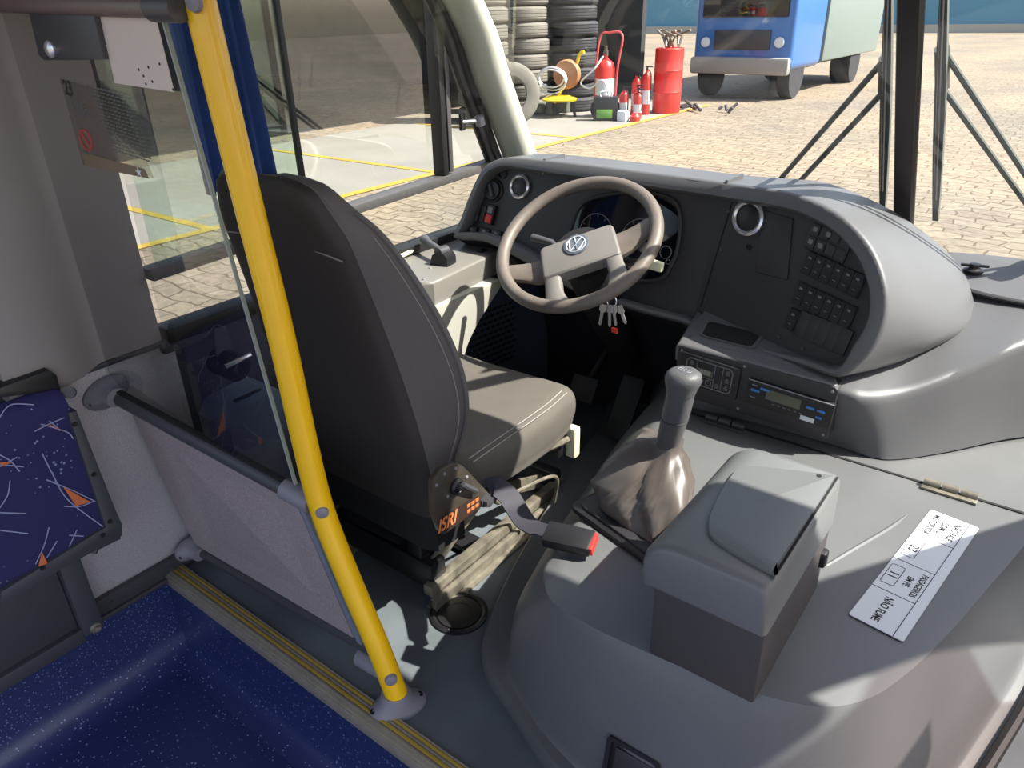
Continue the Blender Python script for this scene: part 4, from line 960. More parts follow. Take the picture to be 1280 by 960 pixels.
for x in (-.018, .002): b.tube([cc @ Vector((x+.007*math.cos(a), -.019+.007*math.sin(a), .0072)) for a in [2*math.pi*i/16 for i in range(16)]], .0009, 4, True)
b.build('control_marking', M_icon, ac)
MB().box((-.008, .005, .0070), (.036, .016, .002), cc, 0).build('display', M_lcd, ac)
text('display_digits', '888', cc @ Matrix.Translation((-.008, .005, .0082)), .016, mat('dim_digit', sr(150, 152, 140), .5), ac, sx=1.1)
cr = Mr @ Matrix.Translation((.090, -.006, .004)) @ Matrix.Rotation(R(-2), 4, 'Z')
ra = MB().box((0, 0, .004), (.188, .060, .012), cr, .002).build('radio', M_black, dash)
MB().box((0, .0285, .0095), (.186, .002, .003), cr, 0).build('radio_trim', M_clamp, ra)
MB().box((-.012, .006, .0102), (.076, .024, .002), cr, .0005).build('display', M_lcd, ra)
for x, y, w_ in ((-.075, .006, .020), (-.055, .015, .020), (.047, .006, .017), (.070, .006, .017), (.068, -.010, .013)): MB().box((x, y, .0105), (w_, .006, .003), cr, .001).build('radio_button', M_btn, ra)
b = MB()
for i in range(6): b.box((-.03+i*.012, -.014, .0103), (.006, .0015, .001), cr, 0)
b.box((-.078, .018, .0103), (.012, .003, .001), cr, 0); b.box((-.078, -.012, .0103), (.012, .002, .001), cr, 0); b.build('radio_marking', M_icon, ra)
MB().box((.046, -.022, .0105), (.030, .011, .002), cr, .001).build('white_tag', M_white, ra)
for x, y in ((-.172, .045), (.172, .045), (-.172, -.06), (.172, -.06), (-.02, .048), (-.02, -.06)): MB().lathe([(.0035, .004), (.003, .006), (0, .006)], Mr @ Matrix.Translation((x, y, 0)), 8).build('fascia_screw', M_clamp, dash)

# ------------------------------------------------------------------ steering wheel and column
WC = Vector((-.966, 1.520, .7234)); KW = .9325; Ml = frame(WC, (1, 0, 0), (0, math.cos(R(35)), math.sin(R(35)))) @ Matrix.Rotation(R(37), 4, 'Z') @ Matrix.Scale(.9325, 4)
sw = thing('steering_wheel', 'large worn beige steering wheel with grey centre pad and emblem', 'steering wheel', WC)
ring = [Ml @ Vector((.2145*math.cos(a), .2145*math.sin(a), 0)) for a in [2*math.pi*i/72 for i in range(72)]]
MB().tube(ring, .0167, 16, True).build('rim', M_wheel, sw, sharp=80)
for s in (-1, 1):
    b = MB(); L = []
    for x, yt_, yb_, zt_, th in ((.09, -.005, -.088, -.016, .012), (.13, -.003, -.078, -.016, .013), (.16, .0, -.06, -.012, .014), (.19, .005, -.048, -.006, .016), (.212, .006, -.045, -.004, .014)):
        L.append([Ml @ Vector((s*x, y, z)) for y, z in ((yt_, zt_-th), (yt_, zt_), (yt_-.008, zt_+.005), (yb_+.008, zt_+.005), (yb_, zt_), (yb_, zt_-th))])
    b.loft(L); b.build('side_spoke', M_wheel, sw, sharp=50)
    b = MB(); L = []
    for y, xi, xo, zt_ in ((-.07, .058, .104, .006), (-.10, .060, .104, .003), (-.14, .063, .108, .0), (-.165, .058, .112, -.002), (-.182, .050, .112, -.003), (-.196, .045, .098, -.006)):
        L.append([Ml @ Vector((s*x, y, z)) for x, z in ((xi, zt_-.018), (xi, zt_-.002), (xi+.006, zt_+.004), (xo-.006, zt_+.004), (xo, zt_-.002), (xo, zt_-.018))])
    b.loft(L); b.build('lower_spoke', M_hubg, sw, sharp=50)
pts = [(-.088, .014), (.088, .014), (.098, .010), (.103, .0), (.105, -.092), (.100, -.101), (-.100, -.101), (-.105, -.092), (-.103, .0), (-.098, .010)]
b = MB(); b.prism(pts[::-1], Ml, -.022, .012, .007, 3); pad = b.build('horn_pad', M_hubg, sw)
Me = Ml @ Matrix.Translation((-.002, -.022, .0125)) @ Matrix.Rotation(R(-22), 4, 'Z')
em = MB().lathe([(.035, 0), (.034, .003), (.030, .004), (.029, .0015), (0, .0015)], Me, 36).build('emblem', mat('emblem_grey', sr(96, 104, 116), .35, metal=.3), pad)
b = MB(); b.tube([Me @ Vector((.0265*math.cos(a), .0265*math.sin(a), .0025)) for a in [2*math.pi*i/36 for i in range(36)]], .002, 6, True)
def stroke(P): b.tube([Me @ Vector((x, y, .0025)) for x, y in P], .0021, 6)
stroke([(-.0105, .0245), (0, .0030), (.0105, .0245)])
stroke([(-.0225, .013), (-.0105, -.0235), (0, -.002), (.0105, -.0235), (.0225, .013)])
b.build('emblem_letters', mat('emblem_silver', sr(225, 228, 232), .25, metal=.6), em)
MB().lathe([(.055, -.10), (.06, -.03), (.07, -.02), (0, -.019)], Ml, 24).build('hub_boss', M_black, sw)
col = thing('steering_column', 'dark steering column shroud with indicator stalk and pale wiper stalk', 'steering column', WC+Vector((0, .1, -.15)))
ax = Vector((0, math.sin(R(35)), -math.cos(R(35))))
b = MB(); c0 = WC+ax*.085; b.tube([c0, c0+ax*.05, c0+ax*.16, c0+ax*.45], [.052, .06, .06, .045], 18); b.build('shroud', M_black, col)
MB().tube([WC+ax*.075+Vector((-.06, .0, .0)), Vector((-1.0693, 1.5600, 0.6954)), Vector((-1.1313, 1.5600, 0.6987))], [.008, .009, .012], 10).build('indicator_stalk', M_dgrey, col)
b = MB(); p, q = Vector((-0.8102, 1.5600, 0.6905)), Vector((-0.7477, 1.5600, 0.6855)); b.tube([WC+ax*.075+Vector((.05, 0, 0)), p], .008, 8)
d_ = (q-p); Mq = frame((p+q)/2, d_, (0, 0, 1)); b.build('wiper_stalk', M_dgrey, col); MB().box((0, 0, 0), (d_.length, .024, .016), Mq, .004).build('stalk_end', M_cream, col)
kt = thing('key_bunch', 'small bunch of silver keys with red tag hanging below the wheel', 'keys', (-0.8538, 1.5200, 0.5990))
k0 = Vector((-0.8606, 1.5200, 0.5976))
MB().tube([k0+Vector((.014*math.cos(a), 0, .014*math.sin(a)-.008)) for a in [2*math.pi*i/20 for i in range(20)]], .0015, 6, True).build('ring', M_chrome, kt)
for dx, rz, ln in ((-.018, -.15, .055), (.004, .2, .05), (.018, .45, .045), (-.004, .05, .055)):
    Mk = Matrix.Translation(k0+Vector((dx, .004*dx*100, -.018))) @ Matrix.Rotation(-rz, 4, 'Y')
    b = MB(); b.prism([(-.009, 0), (.009, 0), (.009, -.018), (.004, -.022), (.004, -ln), (0, -ln-.005), (-.004, -ln), (-.004, -.022), (-.009, -.018)], Mk @ frame((0, 0, 0), (1, 0, 0), (0, 0, 1)), 0, .002); b.build('key', M_chrome, kt)
MB().box(k0+Vector((.012, 0, -.085)), (.018, .004, .014), bev=.002).build('red_tag', M_red, kt)

# pedals and dark footwell
t = thing('accelerator_pedal', 'black accelerator pedal in the dark footwell', 'pedal', (-.93, 1.72, .02))
b = MB(); b.box((0, 0, .0), (.075, .012, .20), Matrix.Translation((-.93, 1.75, .16)) @ Matrix.Rotation(R(-35), 4, 'X'), .005); b.build('tread', M_rub, t); MB().tube([(-.93, 1.80, .0), (-.93, 1.77, .12)], .012).build('arm', M_black, t)
t = thing('brake_pedal', 'black brake pedal left of the accelerator in the footwell', 'pedal', (-1.06, 1.72, .1))
b = MB(); b.box((0, 0, .0), (.09, .012, .08), Matrix.Translation((-1.06, 1.72, .2)) @ Matrix.Rotation(R(-35), 4, 'X'), .005); b.build('tread', M_rub, t); MB().tube([(-1.06, 1.93, .42), (-1.06, 1.86, .28), (-1.06, 1.73, .2)], .012).build('arm', M_black, t)
b = MB(); b.box((-1.1, 2.0, .35), (.96, .03, .7), bev=0); b.box((-.66, 1.78, .2), (.03, .5, .4), bev=0); b.build('trim_6', mat('dark_firewall', sr(30, 30, 36), .7), kind=S)

# ------------------------------------------------------------------ side console left of the driver
sc = thing('side_console', 'grey moulded side console under the driver side window', 'side console', (-1.44, 1.5, .3))
tp = [(-1.572, 1.30), (-1.4776, 1.3773, 0.5900)[:2], (-1.4287, 1.3597, 0.5900)[:2], (-1.3625, 1.3478, 0.5900)[:2], (-1.3308, 1.3769, 0.5900)[:2], (-1.3343, 1.4393, 0.5900)[:2], (-1.3593, 1.6847, 0.5900)[:2], (-1.34, 1.77), (-1.572, 1.77)]
b = MB(); b.prism(tp, None, .522, .59, .008, 3); b.build('console_top', mat('warm_grey_console', sr(116, 113, 108), .45, bump=.15, bscale=800), sc)
b = MB(); pr = catmull([(1.12, .523, 0), (1.60, .523, 0), (1.655, .515, 0), (1.655, .50, 0), (1.60, .462, 0), (1.53, .41, 0), (1.475, .345, 0), (1.43, .22, 0), (1.41, .0, 0), (1.12, 0, 0)], False, 4)
Mx = frame((-1.57, 0, 0), (0, 1, 0), (0, 0, 1)); b.prism([(p.x, p.y) for p in pr], Mx, 0, .252, .02, 3); b.build('console_body', mat('pale_console_plastic', sr(168, 166, 156), .45, bump=.1, bscale=500), sc)
b = MB(); b.box((-1.4021, 1.6723, 0.5910), (.022, .03, .004), bev=.001); b.build('square_hole', M_matte, sc)
b = MB()
for x, y in ((-1.3664, 1.3770, 0.5900)[:2], (-1.4192, 1.4593, 0.5900)[:2], (-1.4521, 1.6040, 0.5900)[:2], (-1.5351, 1.7142, 0.5900)[:2]): b.lathe([(.005, .59), (.004, .593), (0, .593)], Matrix.Translation((x, y, 0)), 10)
b.build_each('console_screw', M_clamp, sc)
t = thing('handbrake_valve', 'grey parking brake lever with round knob on the side console', 'lever', (-1.4143, 1.5084, 0.5920))
b = MB(); Mv = Matrix.Translation((-1.4187, 1.5131, 0.5900)) @ Matrix.Rotation(R(10), 4, 'Z')
b.loft([[Mv @ Vector((x, sx*.024, z)) for x, z in ((-.03, 0), (.030, 0), (.030, .022), (.020, .036), (.0, .038), (-.02, .030))] for sx in (-1, 1)]); b.build('valve_body', M_black, t)
p0, p1 = Vector((-1.4187, 1.5131, 0.5900))+Vector((.0, .0, .036)), Vector((-1.5300, 1.5553, 0.6362))
MB().tube([p0, p0.lerp(p1, .85)], .009, 12).build('lever', M_knob, t)
MB().tube([p0.lerp(p1, .78), p0.lerp(p1, .85), p0.lerp(p1, .95), p1, p1+(p1-p0)*.06], [.010, .012, .0145, .014, .006], 14).build('knob', M_knob, t)
MB().tube([p0-Vector((.0, .018, 0)), p0+Vector((0, .018, 0))], .015, 16).build('valve_cap', M_dgrey, t)
t = thing('footwell_panel', 'dark blue grey footwell side panel with slotted grille', 'side panel', (-1.48, 1.72, .2))
b = MB(); b.loft([[Vector((x, y, z)) for x, y in ((-1.42, 1.42), (-1.45, 1.62), (-1.42, 1.85), (-1.36, 1.96), (-1.40, 1.98), (-1.5, 1.86), (-1.5, 1.42))] for z in (.0, .25, .54)]); b.build('panel', mat('dark_blue_grey_panel', sr(66, 70, 84), .5), t, sharp=60)
b = MB()
for r_ in range(11):
    for c_ in range(9):
        y = 1.64+.024*c_+(.012 if r_ % 2 else 0); z = .17+.020*r_
        x = -1.45+.03*(y-1.62)/.23
        b.box((x+.001, y, z), (.006, .017, .007), bev=.001)
b.build('grille', M_matte, t)
# black grab bottle-like reservoir and ticket box left of the seat
t = thing('floor_box', 'low grey metal box with slot on the floor beside the driver seat', 'box', (-1.5, .86, 0))
b = MB(); b.loft([[Vector((x, y, z)) for y, z in ((.775, .0), (.775, .38), (.80, .415), (.92, .425), (.955, .33), (.98, .0))] for x in (-1.57, -1.44)]); b.build('body', mat('blue_grey_metal', sr(98, 108, 122), .4), t, sharp=30)
MB().box((-1.48, .86, .422), (.012, .075, .004), bev=.001).build('slot', M_matte, t)
t = thing('belt_reel', 'black seat belt reel with chrome bar on the side wall', 'belt reel', (-1.55, .86, .49))
MB().tube([(-1.575, .86, .49), (-1.50, .86, .49)], .035, 18).build('housing', M_black, t)
MB().tube([(-1.50, .83, .505), (-1.50, .90, .51)], .006, 8).build('bar', M_chrome, t)
b = MB(); b.loft([[Vector((-1.545, .86-w_, z)), Vector((-1.545, .86+w_, z)), Vector((-1.541, .86+w_, z)), Vector((-1.541, .86-w_, z))] for z, w_ in ((.515, .022), (.55, .020), (.585, .014))]); b.build('belt_webbing', M_sgrey, t)

# ------------------------------------------------------------------ driver seat
ds = thing('driver_seat', 'high backed brown grey fabric driver seat on a metal suspension base', 'seat', (-1.15, 1.1, 0))
XS = -1.115
def back_raw(s):
    keys = [(0, .225, .217, .075), (.15, .225, .232, .09), (.3, .22, .280, .10), (.43, .212, .298, .105), (.6, .20, .280, .105), (.76, .188, .245, .095), (.88, .18, .215, .08), (.95, .175, .196, .07), (.985, .160, .172, .055), (1.0, .125, .135, .04)]
    for a, c in zip(keys, keys[1:]):
        if s <= c[0]:
            t_ = (s-a[0])/(c[0]-a[0]); return [a[i]+(c[i]-a[i])*t_ for i in (1, 2, 3)]
    return keys[-1][1:]
def back_sec(s):
    S = [back_raw(max(0, min(1, s+d))) for d in (-.07, -.035, 0, .035, .07)]
    return [sum(q[i] for q in S)/5 for i in range(3)]
def back_o(s):        # points up the reclined back
    return Vector((XS, .865-.125*s+.015*math.sin(s*3.14), .30+.668*s))
upv = Vector((0, -.125, .695)).normalized(); fw = Vector((0, .695, .125)).normalized()
b = MB(); L = []
for i in range(37):
    s = i/36; wb, wf, d_ = back_sec(s); o = back_o(s)
    C2 = [(0, 0), (wb*.55, .0), (wb*.88, .004), (wb, .022), (wb+(wf-wb)*.5, d_*.5), (wf*.995, d_*.84), (wf*.97, d_), (wf*.8, d_*1.0), (wf*.5, d_-.035), (0, d_-.045)]
    C2 = C2+[(-x, y) for x, y in C2[-2:0:-1]]
    row = [o+Vector((p.x, 0, 0))+fw*p.y for p in catmull([(x, y, 0) for x, y in C2], True, 4)]
    L.append(row)
top_ = back_o(1)+fw*.02; last = L[-1]
for k_, h_ in ((.96, .010), (.86, .020), (.68, .028), (.40, .034)): L.append([top_+upv*h_+Vector(((p-top_).x*k_, (p-top_).y*k_*.9, (p-top_).z*k_*.9)) for p in last])
b.loft(L)
n_ = len(L[0])
for i, f in enumerate(b.bm.faces):                # the rear panel, sewn to the side pieces, is coloured darker for contrast
    if i < n_*(len(L)-1) and (i % n_ < 12 or i % n_ >= n_-12): f.material_index = 1
bk = b.build('backrest', [M_back, M_backp], ds, sharp=70)
def back_pt(s, k, sgn=1, out=0):      # point on the right wing
    wb, wf, d_ = back_sec(s); o = back_o(s); return o+Vector((sgn*(wf+out), 0, 0))+fw*(d_*k)
for sg in (1, -1):
    MB().tube([back_pt(.06+.90*i/20, .86, sg, .001) for i in range(21)], .0035, 6).build('piping', M_back, bk)
b = MB()
b.tube([back_o(.86)+Vector((x*back_sec(.86)[0], 0, .012*(1-x*x)))-fw*.0005 for x in [-.95+1.9*i/16 for i in range(17)]], .0016, 5)
b.tube([back_pt(.10+.80*i/16, .70, 1, -.004) for i in range(17)], .001, 4)
b.build('stitching', M_stitch, bk)
b = MB(); L = []
for z, s, dy in ((.20, .93, .012), (.21, 1, .004), (.26, 1.0, .002), (.335, .99, 0)):
    L.append([Vector((XS+x*s, y+dy, z)) for x, y in ((-.20, .868), (.195, .868), (.22, .880), (.225, .96), (-.22, .96), (-.225, .880))])
b.loft(L); b.build('back_skirt', M_matte, ds)
# cushion
b = MB(); L = []; XQ = -1.095
for y, w_, zt_, zb_ in ((.90, .18, .39, .345), (.915, .21, .412, .335), (.97, .235, .415, .325), (1.06, .262, .418, .318), (1.14, .266, .416, .316), (1.22, .268, .422, .318), (1.295, .266, .430, .330), (1.330, .255, .418, .34), (1.345, .228, .395, .352)):
    pr = [(0, zt_+.008), (w_*.45, zt_+.010), (w_*.72, zt_+.012), (w_*.9, zt_+.010), (w_*.985, zt_-.008), (w_, zt_-.04 if zt_-.04 > zb_+.01 else zb_+.012), (w_*.97, zb_+.008), (w_*.88, zb_), (0, zb_)]
    pr = pr+[(-x, z) for x, z in pr[-2:0:-1]]
    L.append([Vector((XQ+p.x, y, p.y)) for p in catmull([(x, z, 0) for x, z in pr], True, 3)])
b.loft(L); cu = b.build('seat_cushion', M_seat, ds, sharp=70)
b = MB()
for off in (0, .012): b.tube(catmull([(XQ+.252-off, .95, .4215+off*.3), (XQ+.254-off, 1.06, .4245+off*.3), (XQ+.257-off, 1.14, .4275+off*.3), (XQ+.259-off, 1.22, .4315+off*.3), (XQ+.255-off, 1.29, .437+off*.3)], k=5), .0013, 5)
b.build('stitching', M_stitch, cu)
MB().box((XQ, 1.10, .285), (.42, .38, .06), bev=.01).build('seat_pan', M_black, ds)
# recliner plate with maker's label
XP = -.826
rp_ = [(-0.8150, 0.8034, 0.4696), (-0.8150, 0.8286, 0.4806), (-0.8150, 0.8710, 0.4723), (-0.8150, 0.8907, 0.4545), (-0.8150, 0.9666, 0.3449), (-0.8150, 0.9579, 0.3317), (-0.8150, 0.9418, 0.3271), (-0.8150, 0.8259, 0.3294), (-0.8150, 0.8113, 0.3465), (-0.8150, 0.7965, 0.4011)]
b = MB(); Mx = frame((XP, 0, 0), (0, 1, 0), (0, 0, 1)); b.prism([(p[1], p[2]) for p in rp_], Mx, 0, .010, .003); pl = b.build('recliner_plate', mat('scuffed_black_metal', sr(74, 68, 60), .32, metal=.3, var=.3, vscale=30), ds)
def onp(q): return Mx @ Vector((q[1], q[2], .010))
M = Matrix.Translation(onp((-0.8150, 0.8645, 0.4226))) @ Matrix.Rotation(R(90), 4, 'Y')
MB().lathe([(.017, 0), (.017, .006), (.012, .01), (.008, .006), (.006, .014), (0, .015)], M, 18).build('recliner_knob', M_black, pl)
b = MB(); b.tube([onp((-0.8150, 0.8719, 0.4259))+Vector((.012, 0, 0)), onp((-0.8150, 0.9149, 0.3845))+Vector((.008, 0, 0))], .006, 8); b.build('recliner_arm', M_dgrey, pl)
b = MB()
for q in ((-0.8150, 0.8362, 0.4658), (-0.8150, 0.8678, 0.4614), (-0.8150, 0.8981, 0.4245), (-0.8150, 0.8128, 0.4536), (-0.8150, 0.9149, 0.3845), (-0.8150, 0.8404, 0.4122)): b.lathe([(.0035, 0), (.003, .002), (0, .002)], Matrix.Translation(onp(q)) @ Matrix.Rotation(R(90), 4, 'Y'), 8)
b.build_each('rivet', M_clamp, pl)
M = Matrix.Translation(onp((-0.8150, 0.9503, 0.3382))) @ Matrix.Rotation(R(90), 4, 'Y')
MB().lathe([(.016, -.01), (.016, .004), (.012, .004), (.012, .014), (0, .015)], M, 6).build('pivot_bolt', M_dgrey, pl)
la, lc = Vector((-0.8050, 0.8173, 0.3569)), Vector((-0.8050, 0.9207, 0.3499)); u_ = (lc-la)
Ml2 = frame((la+lc)/2, u_, Vector((0, 0, 1))); Ml2 = frame(Vector((XP+.0105, ((la+lc)/2).y, ((la+lc)/2).z)), Vector((0, u_.y, u_.z)), (0, 0, 1))
lb_ = MB().prism(rrect(u_.length*1.02, .036, .005), Ml2, 0, .0012).build('maker_label', mat('brown_label', sr(52, 36, 30), .5), pl)
text('lettering', 'ISRI', Ml2 @ Matrix.Translation((-.035, 0, .0014)) @ Matrix(((1, .25, 0, 0), (0, 1, 0, 0), (0, 0, 1, 0), (0, 0, 0, 1))), .040, mat('orange_letter', sr(206, 122, 70), .5), lb_, sx=.85)
b = MB()
for r_ in range(2):
    for k in range(3): b.box((.028+k*.013, .006-.013*r_, .0015), (.010, .008, .0006), Ml2, .001)
b.build('label_print', mat('orange_letter_b', sr(190, 110, 64), .5), lb_)
# height handle
b = MB(); p = Vector((-0.8450, 1.3275, 0.2831)); b.box((0, 0, 0), (.030, .026, .085), Matrix.Translation(p), .006); hd = b.build('height_handle', M_cream, ds); MB().box((-.011, 0, 0), (.020, .05, .075), Matrix.Translation(p+Vector((-.012, -.02, 0))), .006).build('handle_core', M_black, hd)
MB().tube(catmull([(-.88, 1.20, .295), (-.855, 1.26, .30), (-.845, 1.305, .30)], k=4), .008, 8).build('handle_rod', M_steel, ds)
# suspension base
for c_, d_ in (((-1.135, .945, .070), (.345, .05, .075)), ((-1.135, 1.44, .06), (.34, .04, .05)), ((-1.12, 1.12, .015), (.36, .06, .02))): MB().box(c_, d_, bev=.006).build('base_crossbar', M_black, ds)
for x in (-.965, -1.30):
    MB().box((x, 1.18, .045), (.028, .55, .030), bev=.004).build('upper_rail', M_steel, ds)
    b = MB(); b.box((x+.022, 1.20, .018), (.016, .60, .030), bev=.003); b.box((x+.022, 1.20, .002), (.05, .60, .006), bev=.001); b.build('floor_rail', M_steel, ds)
    for y0, z0, y1, z1 in ((.93, .08, 1.30, .25), (.95, .25, 1.38, .08)):
        p, q = Vector((x-.018, y0, z0)), Vector((x-.018, y1, z1)); Mq = frame((p+q)/2, q-p, (0, 0, 1)); MB().box((0, 0, 0), ((q-p).length, .04, .010), Mq, .003).build('scissor_arm', M_steel, ds)
    MB().lathe([(.014, -.012), (.014, .014), (.010, .018), (0, .018)], Matrix.Translation((x+.002, 1.16, .16)) @ Matrix.Rotation(R(90), 4, 'Y'), 14).build('pivot', M_steel, ds)
    MB().box((x-.01, 1.12, .248), (.035, .40, .030), bev=.004).build('seat_rail', M_black, ds)
b = MB(); b.tube([(-1.22, .935, .13), (-1.06, .935, .14)], .022, 12); b.box((-1.23, .935, .15), (.05, .03, .07), bev=.006); b.box((-1.02, .95, .15), (.05, .05, .09), bev=.008); b.tube([(-1.25, .93, .19), (-1.17, .925, .12), (-1.12, .93, .18)], .006); b.build('damper', M_black, ds)
b = MB(); b.tube([(-1.292, .92, .045), (-1.325, .905, .045)], .012, 10); b.box((-1.29, .905, .025), (.03, .03, .04), bev=.004); b.tube([(-1.26, .93, .125), (-1.20, .925, .135)], .007, 8); b.build('adjuster_knob', M_rub, ds)
b = MB(); b.tube(catmull([(-.86, 1.10, .25), (-.84, 1.20, .245), (-.835, 1.245, .22), (-.85, 1.255, .14)], k=5), .0045, 8); b.build('wire_guard', M_steel, ds)
# buckle on its strap
pp = [(-0.8350, 0.9856, 0.3359), (-0.8200, 0.9969, 0.3417), (-0.7900, 0.9963, 0.3319), (-0.7600, 0.9840, 0.3194), (-0.7150, 0.9563, 0.3220), (-0.6650, 0.9331, 0.3416), (-0.6200, 0.9190, 0.3599)]
C_ = catmull(pp, k=5); b = MB(); L = []
for i, p in enumerate(C_):
    q = C_[min(i+1, len(C_)-1)]-C_[max(i-1, 0)]; sd = q.cross(Vector((.45, -.2, .9))).normalized(); nn = sd.cross(q).normalized()
    w_ = .024 if i < len(C_)-5 else .016
    L.append([p+sd*w_+nn*.0014, p-sd*w_+nn*.0014, p-sd*w_-nn*.0014, p+sd*w_-nn*.0014])
b.loft(L); b.build('buckle_strap', mat('grey_webbing', sr(52, 50, 60), .7, bump=.3, bscale=600), ds)
p, q = Vector((-.632, .893, .376)), Vector((-.53, .918, .380)); Mq = frame((p+q)/2, q-p, (-.25, 1, .25))
bu = MB().box((0, 0, 0), (.092, .048, .024), Mq, .005).build('belt_buckle', M_black, ds); MB().box((.047, 0, 0), (.008, .040, .019), Mq, .002).build('release_button', M_red, bu)

# ------------------------------------------------------------------ folding seat at the left wall
fs = thing('folding_seat', 'folded passenger seat with navy patterned fabric against the left wall', 'seat', (-1.52, .1, 0))
M_nav = mat('navy_fabric', sr(42, 42, 92), .85, bump=.3, bscale=700)
def spots(m):
    n = m.node_tree.nodes; l = m.node_tree.links; b_ = n['Principled BSDF']; tc = n.new('ShaderNodeTexCoord')
    v = n.new('ShaderNodeTexVoronoi'); v.inputs['Scale'].default_value = 85; l.new(tc.outputs['Object'], v.inputs['Vector'])
    z = n.new('ShaderNodeTexNoise'); z.inputs['Scale'].default_value = 9; l.new(tc.outputs['Object'], z.inputs['Vector'])
    a = n.new('ShaderNodeMath'); a.operation = 'MULTIPLY_ADD'; a.inputs[1].default_value = 1.6; a.inputs[2].default_value = -.72; l.new(z.outputs['Fac'], a.inputs[0])
    c = n.new('ShaderNodeMath'); c.operation = 'LESS_THAN'; l.new(v.outputs['Distance'], c.inputs[0]); l.new(a.outputs[0], c.inputs[1])
    x = n.new('ShaderNodeMix'); x.data_type = 'RGBA'; x.inputs[6].default_value = sr(42, 42, 92); x.inputs[7].default_value = sr(130, 138, 176)
    l.new(c.outputs[0], x.inputs[0]); l.new(x.outputs[2], b_.inputs['Base Color'])
spots(M_nav)
M_arc = mat('pale_arc_thread', sr(150, 154, 190), .8); M_tri = mat('orange_weave', sr(206, 112, 66), .8)
# cushion stands upright: local u runs forward (Y), v up
Mf = frame((-1.487, .26, .41), (0, 1, 0), (-.03, 0, 1)); Mfi = Mf.inverted()
b = MB(); sec = [(-.155, .004), (-.165, -.01), (-.16, -.04), (.17, -.04), (.192, -.02), (.186, .006), (.165, .018), (.13, .012), (-.14, .008)]
L = []
for u, s in ((-.34, 1), (.0, 1), (.185, 1), (.208, .99), (.218, .96)): L.append([Mf @ Vector((u, v*s, w_*(1 if u < .2 else .7))) for v, w_ in sec])
b.loft(L, mi=0)
def su(p): v = Mfi @ Vector(p); return Vector((v.x, v.y))
def arc(P, wd=.0022):
    Q = catmull([su(p).to_3d() for p in P], k=6)
    for a, c in zip(Q, Q[1:]):
        d_ = (c-a).normalized(); nn = Vector((-d_.y, d_.x, 0))*wd/2; h_ = lambda p: .0135 if p.y > .125 else .0105+.001*0+(.0035*(p.y+.14)/.27)
        b.poly([Mf @ (a+nn+Vector((0, 0, h_(a)))), Mf @ (a-nn+Vector((0, 0, h_(a)))), Mf @ (c-nn+Vector((0, 0, h_(c)))), Mf @ (c+nn+Vector((0, 0, h_(c))))], 1)
arc([(-1.4750, 0.3951, 0.5720), (-1.4750, 0.4307, 0.5412), (-1.4750, 0.4601, 0.5126), (-1.4750, 0.4660, 0.4949)]); arc([(-1.4750, 0.4070, 0.5401), (-1.4750, 0.4342, 0.5431), (-1.4750, 0.4630, 0.5441)]); arc([(-1.4750, 0.4147, 0.5856), (-1.4750, 0.4390, 0.5445), (-1.4750, 0.4490, 0.5217)])
arc([(-1.4750, 0.4060, 0.4919), (-1.4750, 0.4106, 0.4411), (-1.4750, 0.4205, 0.3736), (-1.4750, 0.4648, 0.2791)]); arc([(-1.4750, 0.3969, 0.4354), (-1.4750, 0.4331, 0.3899), (-1.4750, 0.4669, 0.3423)]); arc([(-1.4750, 0.4099, 0.3640), (-1.4750, 0.4372, 0.3477), (-1.4750, 0.4660, 0.3449)])
arc([(-1.4750, 0.3400, 0.5224), (-1.4750, 0.3529, 0.5015), (-1.4750, 0.3601, 0.4741)]); arc([(-1.4750, 0.3330, 0.4996), (-1.4750, 0.3649, 0.5041)]); arc([(-1.4750, 0.3344, 0.5041), (-1.4750, 0.3691, 0.4802)])
arc([(-1.4750, 0.3060, 0.4112), (-1.4750, 0.3439, 0.3862)]); arc([(-1.4750, 0.2953, 0.3763), (-1.4750, 0.3354, 0.3430)]); arc([(-1.4750, 0.3404, 0.4649), (-1.4750, 0.3283, 0.4388), (-1.4750, 0.3089, 0.4206)])
arc([(-1.4750, 0.3722, 0.3354), (-1.4750, 0.3537, 0.3031), (-1.4750, 0.3277, 0.2718)]); arc([(-1.4750, 0.3769, 0.2980), (-1.4750, 0.3495, 0.2732)]); arc([(-1.4750, 0.4004, 0.2972), (-1.4750, 0.4246, 0.2794)]); arc([(-1.4750, 0.4175, 0.3006), (-1.4750, 0.3934, 0.2727)])
arc([(-1.4750, 0.3606, 0.5898), (-1.4750, 0.3862, 0.6069), (-1.4750, 0.4220, 0.5909)])
for tri in (((-1.4750, 0.4193, 0.4075), (-1.4750, 0.4569, 0.3482), (-1.4750, 0.4294, 0.3544)), ((-1.4750, 0.4321, 0.5459), (-1.4750, 0.4566, 0.5162), (-1.4750, 0.4359, 0.5388)), ((-1.4750, 0.3358, 0.5087), (-1.4750, 0.3536, 0.4993), (-1.4750, 0.3370, 0.4992)), ((-1.4750, 0.3446, 0.2929), (-1.4750, 0.3465, 0.2629), (-1.4750, 0.3292, 0.2666))):
    b.poly([Mf @ Vector((*su(p), .0150)) for p in tri], 2)
b.build('cushion', [M_nav, M_arc, M_tri], fs, sharp=60)
b = MB()
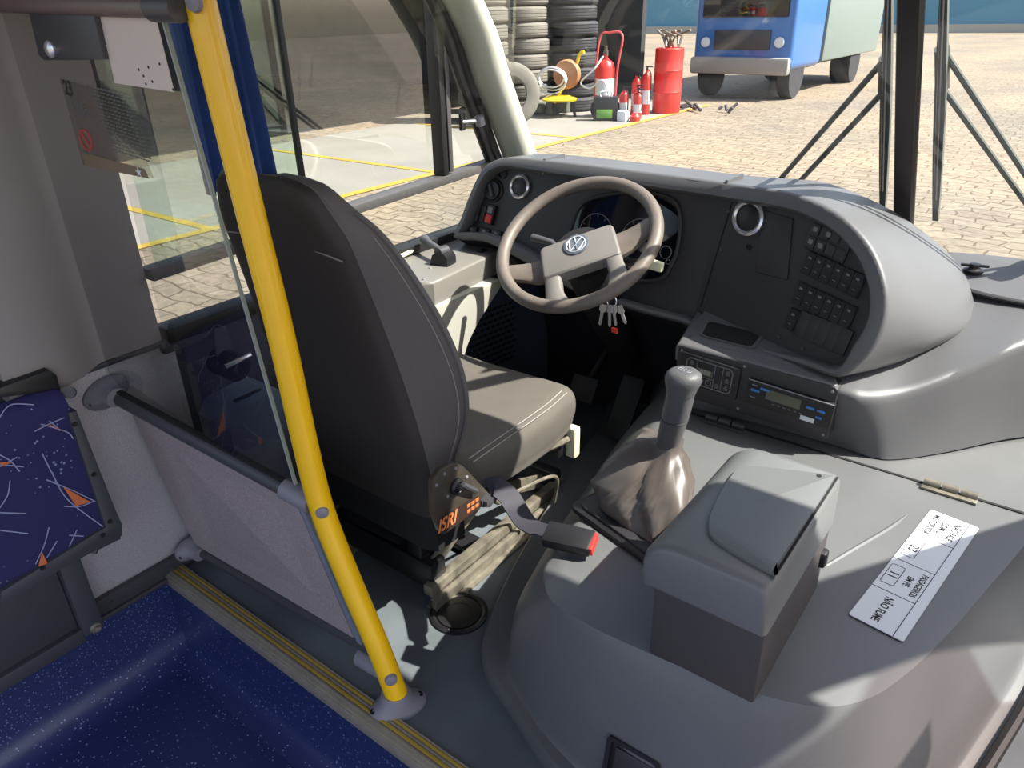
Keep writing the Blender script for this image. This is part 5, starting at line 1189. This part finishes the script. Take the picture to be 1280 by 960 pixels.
fo = [(-1.4720, 0.4715, 0.5519), (-1.4720, 0.4879, 0.5499), (-1.4720, 0.4972, 0.3090), (-1.4720, 0.5006, 0.2623), (-1.4720, 0.4926, 0.2391), (-1.4720, 0.2498, 0.2315), (-1.4720, 0.2570, 0.2547), (-1.4720, 0.4682, 0.2783)]
b.prism([tuple(su(p)) for p in fo][::-1], Mf, -.03, .017, .003); fr = b.build('edge_frame', M_sgrey, fs)
b = MB()
for q in ((-1.4720, 0.4760, 0.5244), (-1.4720, 0.4794, 0.4047), (-1.4720, 0.4790, 0.2864), (-1.4720, 0.4575, 0.2639), (-1.4720, 0.3351, 0.2599)): v = su(q); b.lathe([(.0055, 0), (.0045, .003), (.002, .003), (0, .001)], Mf @ Matrix.Translation((*v, .017)), 10)
b.build_each('screw', M_black, fr)
b = MB()
b.prism([tuple(su(p)) for p in ((-1.4900, 0.3748, 0.6174), (-1.4900, 0.3806, 0.6365), (-1.4900, 0.4717, 0.6395), (-1.4900, 0.4841, 0.6207), (-1.4900, 0.4810, 0.5780), (-1.4900, 0.4534, 0.5969))][::-1], Mf, -.06, -.008, .006); b.build('back_shell', M_black, fs)
MB().tube([(-1.5200, 0.5018, 0.5708), (-1.4900, 0.4891, 0.5852)], .012, 12).build('hinge_pin', M_dgrey, fs)
b = MB(); b.prism([tuple(su(p)) for p in ((-1.4900, 0.4368, 0.2497), (-1.4900, 0.4981, 0.2448), (-1.4900, 0.4951, 0.2203), (-1.4900, 0.4462, 0.2218))][::-1], Mf, -.03, -.003, .002); b.tube([(-1.4800, 0.4339, 0.2261), (-1.4800, 0.4423, 0.2379)], .008, 8); b.build('catch', M_dgrey, fs)
# support panel under the seat
b = MB(); Y0, Y1 = -.2, .372
b.box((-1.545, (Y0+Y1)/2, .115), (.022, Y1-Y0, .19), bev=.003); b.box((-1.528, .395, .118), (.03, .045, .22), bev=.006); b.box((-1.532, .1, .012), (.028, .55, .036), bev=.004); b.box((-1.532, .1, .215), (.03, .55, .03), bev=.004)
b.build('support_frame', M_sgrey, fs)
MB().lathe([(.013, 0), (.011, .003), (.008, .004), (.007, .010), (0, .011)], frame((-1.512, .398, .02), (0, 1, 0), (0, 0, 1)), 14).build('anchor_bolt', M_steel, fs)
